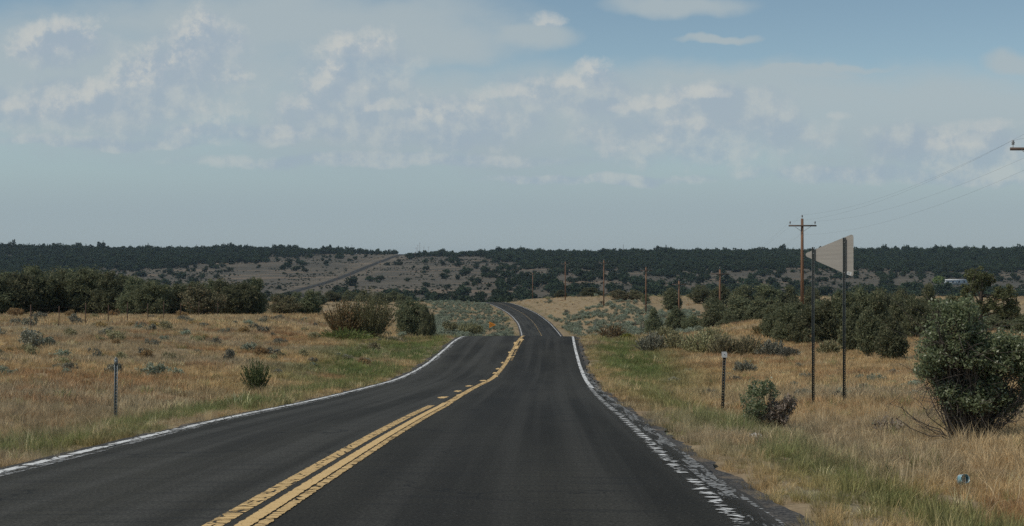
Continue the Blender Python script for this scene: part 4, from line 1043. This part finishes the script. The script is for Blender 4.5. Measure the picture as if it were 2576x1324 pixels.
# ------------------------------------------------------------------ utility poles
def pole(x, d, ztop, label, near=True, arm=2.4, group='utility poles along the right of the road', rz=0.0):
    z = H1(x, d); h = ztop-z
    r = empty('utility_pole', (x, d, z), label, 'utility pole', group, rz)
    hp = h-0.32
    mb = MB(); mb.tube([(0, 0, -0.3), (0, 0, h*0.5), (0, 0, hp)], [0.16, 0.14, 0.115], 12); mb.ob('pole', M['pole'], r, True)
    za = hp-0.62
    mb = MB(); mb.box((0, -0.16, za), (arm, 0.10, 0.13)); mb.ob('crossarm', M['poledark'], r)
    for s in (-1, 1):
        mb = MB(); mb.tube([(s*0.72, -0.225, za-0.06), (s*0.03, -0.17, za-0.52)], 0.018, 6); mb.ob('brace', M['steel'], r)
    for (xx_, zz_) in ((-arm/2+0.12, za+0.065), (arm/2-0.12, za+0.065), (0, hp)):
        y0 = -0.16 if xx_ else 0
        mb = MB(); mb.lathe([(0.012, -0.02), (0.012, 0.12), (0.05, 0.12), (0.075, 0.14), (0.045, 0.18), (0.07, 0.20), (0.075, 0.22), (0.04, 0.26), (0.055, 0.28), (0.045, 0.32), (0, 0.32)], (xx_, y0, zz_))
        mb.ob('insulator', M['porcelain'], r, True)
    return [(x-arm/2+0.12, d-0.16, z+za+0.38), (x+arm/2-0.12, d-0.16, z+za+0.38), (x, d, ztop), (x-0.14, d, z+za-0.75)]
PX = [(2607, 63, 5.95, 'nearest utility pole, only the left end of its crossarm in frame'),
      (2018, 124, (CV-541)/F*124, 'brown utility pole standing just left of the pennant sign'),
      (1811, 190, (CV-672)/F*190, 'utility pole second left of the sign, rising from pale shrubs'),
      (1708, 245, (CV-702)/F*245, 'low utility pole in front of the broad dark juniper'),
      (1625, 292, (CV-669)/F*292, 'utility pole rising beside the small ball shaped juniper'),
      (1519, 335, (CV-652)/F*335, 'tall thin utility pole on the golden rise'),
      (1422, 400, (CV-656)/F*400, 'utility pole reaching into the woodland backdrop right of the bend'),
      (1340, 500, (CV-684)/F*500, 'small utility pole furthest down the slope by the bend')]
att = [[(31, -30, 9.4), (33.2, -30, 9.4), (32, -30, 9.8), (31.9, -30, 8.4)]]
for (u, d, zt, lb) in PX:
    att.append(pole((u-CU)/F*d, d, zt, lb))
far_poles = [(848, 724, 30), (881, 719, 33), (922, 703, 29), (957, 683, 26), (1019, 668, 22), (1044, 655, 30)]
hops = []
for n_, (u, v, hp_) in enumerate(far_poles):
    d = [1180, 1250, 1330, 1500, 1640, 1760][n_]; x = (u-CU)/F*d
    hops.append(pole(x, d, H1(x, d)+9.5, ORD[n_]+' tiny pole of the line climbing the far hill', group='poles climbing the far hill'))
for n_, (u, d, h) in enumerate([(1047, 1840, 12), (1051, 1900, 14), (1056, 1950, 16.5), (1066, 1930, 11.5), (1078, 1960, 11)]):
    x = (u-CU)/F*d; pole(x, d, H1(x, d)+h, ORD[n_]+' from the left of the bunched poles on the skyline', group='bunched poles on the skyline', arm=2.4)
for w_ in range(4):
    mb = MB()
    for a_, b_ in zip(att[:-1], att[1:]):
        A, B = np.array(a_[w_]), np.array(b_[w_]); t = np.linspace(0, 1, 13)[:, None]
        p = A*(1-t)+B*t; p[:, 2] -= (4*t*(1-t))[:, 0]*np.linalg.norm(B-A)*0.013
        mb.tube(p, 0.003, 4, False)
    o = mb.ob('power_line', M['wire'])
    tag(o, ['left conductor wire strung along the roadside poles', 'right conductor wire strung along the roadside poles', 'top centre wire strung along the roadside poles', 'lowest neutral wire strung along the roadside poles'][w_], 'power line', 'wires of the roadside line')
# thin lattice mast on the skyline right of the middle
def mast(u, d, h, label):
    x = (u-CU)/F*d; z = H1(x, d); r = empty('radio_mast', (x, d, z), label, 'mast'); mb = MB()
    for an in (0.3, 2.4, 4.5): mb.tube([(math.cos(an)*1.1, math.sin(an)*1.1, -0.5), (math.cos(an)*0.15, math.sin(an)*0.15, h)], 0.10, 4)
    for k in range(12):
        q0 = k/12; rr_ = 1.1-0.95*q0
        for a_ in (0.3, 2.4, 4.5): mb.tube([(math.cos(a_)*rr_, math.sin(a_)*rr_, h*q0), (math.cos(a_+2.1)*rr_*0.95, math.sin(a_+2.1)*rr_*0.95, h*(q0+0.08))], 0.06, 4)
    mb.ob('lattice', M['steel'], r)
    mb = MB(); mb.tube([(0, 0, h), (0, 0, h+2)], 0.06, 5); mb.ob('antenna', M['steel'], r)
mast(1568, 2150, 15, 'thin lattice mast on the skyline above the woodland')
mast(885, 2100, 13, 'faint thin mast on the skyline left of the far road')

# ------------------------------------------------------------------ signs and posts
def channel_post(mb, h, w=0.046, hole=0.0254, x=0, y=0, z0=-0.3, dy=0.028):
    """perforated U channel: two flanges, two lips and a web left open at each hole"""
    s = w/2
    for q in (-1, 1):
        mb.box((x+q*(s-0.004), y, z0+(h-z0)/2), (0.004, dy, h-z0))
        mb.box((x+q*(s+0.002), y-dy/2, z0+(h-z0)/2), (0.012, 0.004, h-z0))
        mb.box((x+q*0.0155, y+dy/2, z0+(h-z0)/2), (0.018, 0.004, h-z0))
    n = int((h-z0)/hole/2)
    for k in range(n): mb.box((x, y+dy/2, z0+(k+0.5)*hole*2), (0.0115, 0.0038, hole*1.25))
def pennant_sign():
    # posts stand where they meet the grass; the plate is bolted to them, right side nearer
    xr, dr = hit(2124, 1020); zr = H1(xr, dr)
    dl = dr+0.42; xl = (2046-CU)/F*dl; zl = H1(xl, dl)
    ztr = (CV-598)/F*dr; ztl = (CV-622)/F*dl
    r = empty('pennant_sign', (xr, dr, zr), 'back of a bare metal pennant road sign on two dark perforated posts', 'road sign')
    ang = math.atan2(dl-dr, xl-xr)      # direction from right post to left post
    ex = np.array([math.cos(ang), math.sin(ang), 0]); nrm = np.array([-ex[1], ex[0], 0])
    if nrm[1] < 0: nrm = -nrm           # away from the camera
    for (xa, da, za, zt) in ((xr, dr, zr, ztr), (xl, dl, zl, ztl)):
        mb = MB(); channel_post(mb, zt-za)
        o = mb.ob('post', M['darksteel'], r, loc=(xa-xr, da-dr, za-zr)); o.rotation_euler = (0, 0, math.atan2(-ex[1], -ex[0]))
    # outline in plate coordinates: a along ex from right post, b up; corners measured in the photograph
    k = 1/np.hypot(1, 0)
    sR = dr/F
    perpx = F/dr
    def A(u, dist): # offset along ex for pixel column u
        # solve (xr+a*ex0)/(dr+a*ex1) = (u-CU)/F
        t = (u-CU)/F
        return (t*dr-xr)/(ex[0]-t*ex[1])
    aR, aT = A(2146, 0), A(2017, 0)
    dR = dr+aR*ex[1]; dT = dr+aT*ex[1]
    pts = [(aR, (CV-588)/F*dR), (aR, (CV-698)/F*dR), (aT, (CV-641)/F*dT)]
    rad = [0.05, 0.05, 0.05]; out = []
    for i_ in range(3):
        p0, p1, p2 = np.array(pts[i_-1]), np.array(pts[i_]), np.array(pts[(i_+1) % 3])
        e0 = (p0-p1)/np.linalg.norm(p0-p1); e1 = (p2-p1)/np.linalg.norm(p2-p1)
        half = math.acos(np.clip(e0@e1, -1, 1))/2; tl = rad[i_]/math.tan(half)
        c_ = p1+(e0+e1)/np.linalg.norm(e0+e1)*rad[i_]/math.sin(half)
        s0, s1 = p1+e0*tl-c_, p1+e1*tl-c_
        a0, a1 = math.atan2(s0[1], s0[0]), math.atan2(s1[1], s1[0]); da_ = (a1-a0+math.pi) % (2*math.pi)-math.pi
        for q in range(9): out.append(c_+rad[i_]*np.array([math.cos(a0+da_*q/8), math.sin(a0+da_*q/8)]))
    out = np.array(out); n = len(out); off0 = nrm*0.020
    Vf = [off0+ex*p[0]+np.array([0, 0, p[1]-zr]) for p in out]; Vb = [v+nrm*0.003 for v in Vf]
    me = bpy.data.meshes.new('pennant_plate')
    me.from_pydata([tuple(v) for v in Vf+Vb], [], [list(range(n)), list(range(2*n-1, n-1, -1))]+[[i_, (i_+1) % n, n+(i_+1) % n, n+i_] for i_ in range(n)])
    me.materials.append(M['alu']); me.update(); ob('plate', me, r)
    # yellow face on the far side
    Vy = [v+nrm*0.0045 for v in Vf]; me = bpy.data.meshes.new('pennant_face')
    me.from_pydata([tuple(v) for v in Vy], [], [list(range(n-1, -1, -1))]); me.materials.append(M['orange']); me.update(); ob('sheeting', me, r)
    for (xa, da, zb) in ((xr, dr, (CV-610)/F*dr), (xr, dr, (CV-686)/F*dr), (xl, dl, (CV-638)/F*dl)):
        mb = MB(); mb.tube([(0, -0.022, 0), (0, 0.03, 0)], 0.011, 8)
        mb.ob('bolt', M['steel'], r, loc=(xa-xr, da-dr, zb-zr))
    # white inspection sticker in the lower corner
    a0 = A(2135, 0); dS = dr+a0*ex[1]; c0 = ex*a0+np.array([0, 0, (CV-688)/F*dS-zr])+nrm*0.0175
    mb = MB(); up = np.array([0, 0, 1.0]); t1 = ex*math.cos(0.2)+up*math.sin(0.2); t2 = -ex*math.sin(0.2)+up*math.cos(0.2)
    Vq = [c0+t1*a*0.055+t2*b*0.036 for a, b in ((-1, -1), (1, -1), (1, 1), (-1, 1))]
    mb.add(Vq, [(0, 1, 2, 3)]); st = mb.ob('sticker', M['white'], r)
    mb = MB()
    for q in range(3):
        cq = c0-nrm*0.001+t2*(0.017-0.016*q); wq = [0.034, 0.026, 0.036][q]
        mb.add([cq-t1*wq-t2*0.0045, cq+t1*wq-t2*0.0045, cq+t1*wq+t2*0.0045, cq-t1*wq+t2*0.0045], [(0, 1, 2, 3)])
    mb.ob('print', M['greysteel'], st)
pennant_sign()
def marker():
    x, d = hit(1817, 1044); z = H1(x, d); h = (1044-884)/F*d
    r = empty('mile_marker', (x, d, z), 'dark perforated post topped with a small white plate right of the road', 'marker post')
    mb = MB(); channel_post(mb, h, 0.052, 0.03); o = mb.ob('post', M['darksteel'], r); o.rotation_euler = (0, math.radians(2.0), 0)
    hx = h*math.sin(math.radians(2.0)); w = 0.060
    out = [(-w, -w*1.05), (w, -w*1.05), (w*1.02, w*0.62), (w*0.68, w*1.05), (-w, w*1.08)]
    Vf = [(hx-0.006+a, -0.030, h-0.075+b) for a, b in out]; Vb = [(a, -0.027, c_) for a, b, c_ in Vf]
    me = bpy.data.meshes.new('marker_plate'); me.from_pydata(Vf+Vb, [], [[0, 1, 2, 3, 4], [9, 8, 7, 6, 5]]+[[i_, 5+i_, 5+(i_+1) % 5, (i_+1) % 5] for i_ in range(5)])
    me.materials.append(M['white']); me.update(); ob('plate', me, r)
    mb = MB(); mb.tube([(hx-0.004, -0.036, h-0.07), (hx-0.004, -0.028, h-0.07)], 0.010, 8); mb.ob('bolt', M['darksteel'], r)
marker()
def left_post():
    x, d = hit(291, 1064); z = H1(x, d); h = (1064-903)/F*d
    r = empty('delineator_post', (x, d, z), 'bare grey steel delineator post in the grass left of the road', 'marker post')
    mb = MB(); channel_post(mb, h, 0.05, 0.03); o = mb.ob('post', M['greysteel'], r); o.rotation_euler = (0, math.radians(0.6), 0)
    mb = MB(); mb.box((0.008, -0.02, h-0.06), (0.06, 0.006, 0.10)); mb.box((0.012, -0.022, h+0.0), (0.035, 0.004, 0.05), Matrix.Rotation(0.4, 3, 'Y')); mb.ob('bracket', M['greysteel'], r)
left_post()
def small_post():
    x, d = hit(1497, 846); z = H1(x, d)
    r = empty('delineator_post', (x, d, z), 'thin grey post right of the road just before the far bend', 'marker post')
    mb = MB(); channel_post(mb, 40/F*d, 0.06, 0.05); mb.ob('post', M['greysteel'], r)
    mb = MB(); mb.box((0, -0.02, 38/F*d), (0.08, 0.006, 0.06)); mb.ob('bracket', M['greysteel'], r)
small_post()
def orange_pennant():
    d = 262.0; x = (1231-CU)/F*d; z = H1(x, d); s = d/F
    r = empty('pennant_sign', (x, d, z), 'small bright orange pennant sign pointing right left of the far bend', 'road sign')
    zt = (CV-809)*s-z; zb = (CV-825.5)*s-z
    out = [(-0.02, zt), (-0.02, zb), (1.17, (zt+zb)/2-0.03), (1.17, (zt+zb)/2+0.03)]
    V = [(a, -0.05, b) for a, b in out]+[(a, -0.046, b) for a, b in out]
    me = bpy.data.meshes.new('pennant_face'); me.from_pydata(V, [], [[0, 1, 2, 3], [7, 6, 5, 4]]+[[i_, 4+i_, 4+(i_+1) % 4, (i_+1) % 4] for i_ in range(4)])
    me.materials.append(M['orange']); me.update(); pl = ob('plate', me, r)
    mb = MB(); zc = (zt+zb)/2                 # lettering in three short rows
    for row, (z_, x0, chars) in enumerate(((zc+0.20, 0.12, 2), (zc, 0.10, 7), (zc-0.20, 0.12, 4))):
        for k in range(chars): mb.box((x0+k*0.10, -0.052, z_), (0.045, 0.003, 0.11))
    for xp, hp in ((0.10, zt-0.05), (0.85, zc+0.1)):
        m2 = MB(); channel_post(m2, hp, 0.07, 0.08); m2.ob('post', M['darksteel'], r, loc=(xp, 0, 0))
    # words on the face
    for k, (txt, z_) in enumerate((('NO', zc+0.17), ('PASSING', zc-0.05), ('ZONE', zc-0.27))):
        cu = bpy.data.curves.new('lettering', 'FONT'); cu.body = txt; cu.size = 0.20; cu.extrude = 0.001
        tmp = bpy.data.objects.new('lettering', cu); COL.objects.link(tmp)
        dg = bpy.context.evaluated_depsgraph_get(); dg.update()
        me = bpy.data.meshes.new_from_object(tmp.evaluated_get(dg)); bpy.data.objects.remove(tmp)
        me.materials.clear(); me.materials.append(M['black'])
        lo = ob('lettering', me, pl, (0.04, -0.053, z_)); lo.rotation_euler = (math.radians(90), 0, 0)
orange_pennant()

# ------------------------------------------------------------------ left fence
def fence():
    us = [-5, 78, 148, 215, 272, 320, 372, 412, 455, 500, 548, 594]
    r = None; wires = []
    for k, u in enumerate(us):
        x = -26.9; d = x*F/(u-CU); z = H1(x, d)
        if r is None:
            r = empty('wire_fence', (x, d, z), 'rusty steel post and barbed wire fence crossing the left field', 'fence'); base = np.array([x, d, z])
        hh = 1.45 if k % 2 else 1.30
        mb = MB(); mb.box((0, 0, hh/2-0.2), (0.045, 0.035, hh+0.4)); mb.box((0, 0.02, hh*0.5), (0.012, 0.03, hh)); 
        o = mb.ob('post', M['rust_steel'], r, loc=tuple(np.array([x, d, z])-base)); o.rotation_euler = (0, random.uniform(-.03, .03), 0)
        wires.append((x, d-0.03, z))
    for hz in (0.35, 0.65, 0.95, 1.2):
        mb = MB(); mb.tube([tuple(np.array(w)-base+np.array([0, 0, hz])) for w in wires], 0.0035, 4, False); mb.ob('wire', M['rust_steel'], r)
fence()
def rfence():
    us = [(1560, 260), (1598, 250), (1618, 235), (1629, 232), (1652, 225)]
    r = None; W_ = []
    for k, (u, d) in enumerate(us):
        x = (u-CU)/F*d; z = H1(x, d)
        if r is None: r = empty('wire_fence', (x, d, z), 'short run of weathered posts in the sagebrush right of the bend', 'fence'); base = np.array([x, d, z])
        mb = MB(); mb.tube([(0, 0, -0.2), (0.02, 0, 1.4)], [0.07, 0.06], 6); mb.ob('post', M['poledark'], r, loc=tuple(np.array([x, d, z])-base)); W_.append((x, d, z))
    for hz in (0.5, 1.1):
        mb = MB(); mb.tube([tuple(np.array(w)-base+np.array([0, 0, hz])) for w in W_], 0.004, 4, False); mb.ob('wire', M['rust_steel'], r)
rfence()

# ------------------------------------------------------------------ homestead on the far right
def home():
    d = 1250.0; x = (2404-CU)/F*d; z = H1(x, d); s = d/F
    r = empty('mobile_home', (x, d, z), 'long pale mobile home on the far slope behind the pinyon', 'building')
    L_, h = 19.0, 3.4
    mb = MB(); mb.box((0, 0, h/2+0.6), (L_, 4.5, h)); mb.ob('wall', M['home'], r)
    mb = MB(); mb.box((0, 0, 0.1), (L_-0.3, 4.2, 1.2)); mb.ob('skirting', M['greysteel'], r)
    mb = MB(); mb.add([(-9.8, -2.7, h+0.62), (9.8, -2.7, h+0.62), (9.8, 2.7, h+0.62), (-9.8, 2.7, h+0.62), (-9.8, 0, h+1.3), (9.8, 0, h+1.3)],
                      [(0, 1, 5, 4), (2, 3, 4, 5), (0, 3, 2, 1)], [(0, 4, 3), (1, 2, 5)]); mb.ob('roof', M['homeroof'], r)
    for q in (-7.2, -3.0, 2.4, 6.9):
        mb = MB(); mb.box((q, -2.27, 2.5), (1.5, 0.06, 1.2)); mb.ob('window', M['glass'], r)
    mb = MB(); mb.box((-0.4, -2.27, 1.75), (1.0, 0.06, 2.1)); mb.ob('door', M['greysteel'], r)
def vehicle(u, d, label, col):
    x = (u-CU)/F*d; z = H1(x, d)
    r = empty('parked_car', (x, d, z), label, 'car', None, 0.3)
    mb = MB(); mb.add([(-2.3, -.9, .45), (2.3, -.9, .45), (2.3, .9, .45), (-2.3, .9, .45), (-2.3, -.9, 1.0), (2.3, -.9, .95), (2.3, .9, .95), (-2.3, .9, 1.0)],
                      [(0, 3, 2, 1), (4, 5, 6, 7), (0, 1, 5, 4), (1, 2, 6, 5), (2, 3, 7, 6), (3, 0, 4, 7)])
    mb.add([(-1.9, -.82, 1.0), (1.0, -.82, .98), (1.0, .82, .98), (-1.9, .82, 1.0), (-1.4, -.68, 1.55), (0.3, -.68, 1.55), (0.3, .68, 1.55), (-1.4, .68, 1.55)],
           [(4, 5, 6, 7), (0, 1, 5, 4), (1, 2, 6, 5), (2, 3, 7, 6), (3, 0, 4, 7)]); mb.ob('body', M[col], r)
    for a in (-1.45, 1.45):
        for b_ in (-.82, .82):
            mb = MB(); mb.tube([(a, b_-0.1, .36), (a, b_+0.1, .36)], 0.36, 12); mb.ob('wheel', M['tyre'], r)
home()
vehicle(2308, 1230, 'white car parked on the far slope left of the mobile home', 'home')
vehicle(2340, 1215, 'bluish car parked nearer the mobile home', 'bluepaint')
x_ = (2362-CU)/F*1240
r = empty('leafy_tree', (x_, 1240, H1(x_, 1240)), 'rounded lighter green tree beside the pale mobile home', 'tree')
L = [(0, 0, 4.6, 4.5, 4.5, 3.8), (-2, 0, 4, 3, 3, 3), (2.4, 0, 5, 2.8, 3, 2.6)]
ob('crown', crown_mesh('leafy_tree_crown', L, 120, 2500, 0.7, M['lime'], 1.0, 0.2, 1.4, 61, 0.5), r)
mb = MB(); mb.tube([(0, 0, -0.2), (0.1, 0, 2.0), (0, 0, 4.5)], [0.35, 0.28, 0.15], 8); mb.ob('trunk', M['bark'], r, True)

# ------------------------------------------------------------------ litter
m, N, bs, o = material('clear_blue_plastic')
t = N.new('ShaderNodeTexCoord'); nz = N.noise(t.outputs['Object'], 26, 3)
N.l.new(N.mix(N.step(nz, 0.4, 0.6), (0.16, 0.42, 0.50), (0.55, 0.68, 0.70)), bs.inputs['Base Color'])
bs.inputs['Roughness'].default_value = 0.18; bs.inputs['Transmission Weight'].default_value = 0.25; M['plastic'] = m
def litter():
    x, d = hit(2417, 1240); z = H1(x, d)+0.02; rad = 13/F*d
    r = empty('plastic_cup_base', (x, d, z+0.10), 'round pale blue clear plastic litter lying in dry grass at lower right', 'litter')
    mb = MB(); ra = rad
    mb.lathe([(0, 0.0), (ra*0.5, 0.0), (ra*0.62, 0.006), (ra*0.8, 0.004), (ra, 0.012), (ra*1.02, 0.022), (ra*0.99, 0.035), (ra*0.93, 0.07), (ra*0.9, 0.10), (ra*0.86, 0.10), (ra*0.9, 0.07), (ra*0.94, 0.03)], n=28)
    o = mb.ob('shell', M['plastic'], r, True); o.rotation_euler = (math.radians(72), 0, 0.2)
    mb = MB(); an = np.linspace(0, 2*math.pi, 33); pts = np.stack([np.cos(an)*ra, np.sin(an)*ra, an*0+0.012], -1)
    mb.tube(pts, 0.0035, 6, False); o2 = mb.ob('rim', M['white'], r, True); o2.rotation_euler = o.rotation_euler
    x, d = hit(1900, 1106); z = H1(x, d)
    r = empty('paper_scrap', (x, d, z+0.03), 'flat white scrap of paper on bare ground by the small bush', 'litter')
    mb = MB(); g_ = 9
    V = [((i_/(g_-1)-0.5)*0.18+0.008*math.sin(j_*2.1), (j_/(g_-1)-0.5)*0.16, 0.012*math.sin(i_*1.3+j_)+0.05*(j_/(g_-1))) for j_ in range(g_) for i_ in range(g_)]
    mb.add(V, [(j_*g_+i_, j_*g_+i_+1, (j_+1)*g_+i_+1, (j_+1)*g_+i_) for j_ in range(g_-1) for i_ in range(g_-1)]); mb.ob('sheet', M['white'], r, True)
litter()

# ------------------------------------------------------------------ thin summer haze
hm = bpy.data.materials.new('haze'); hm.use_nodes = True
N = NT(hm.node_tree); N.n.clear(); o = N.new('ShaderNodeOutputMaterial'); pv_ = N.new('ShaderNodeVolumePrincipled')
pv_.inputs['Density'].default_value = 0.000055; pv_.inputs['Color'].default_value = (0.66, 0.83, 1.0, 1); pv_.inputs['Anisotropy'].default_value = 0.2
N.l.new(pv_.outputs[0], o.inputs['Volume'])
mb = MB(); lo_, hi_ = math.floor(float(Z2.min()))-2.0, max(45.0, float(Z2.max())+10)
mb.box((0, 4300, (lo_+hi_)/2), (16500, 9900, hi_-lo_)); tag(mb.ob('haze', hm), 'thin bluish haze over the distant slopes', None, None, 'stuff')
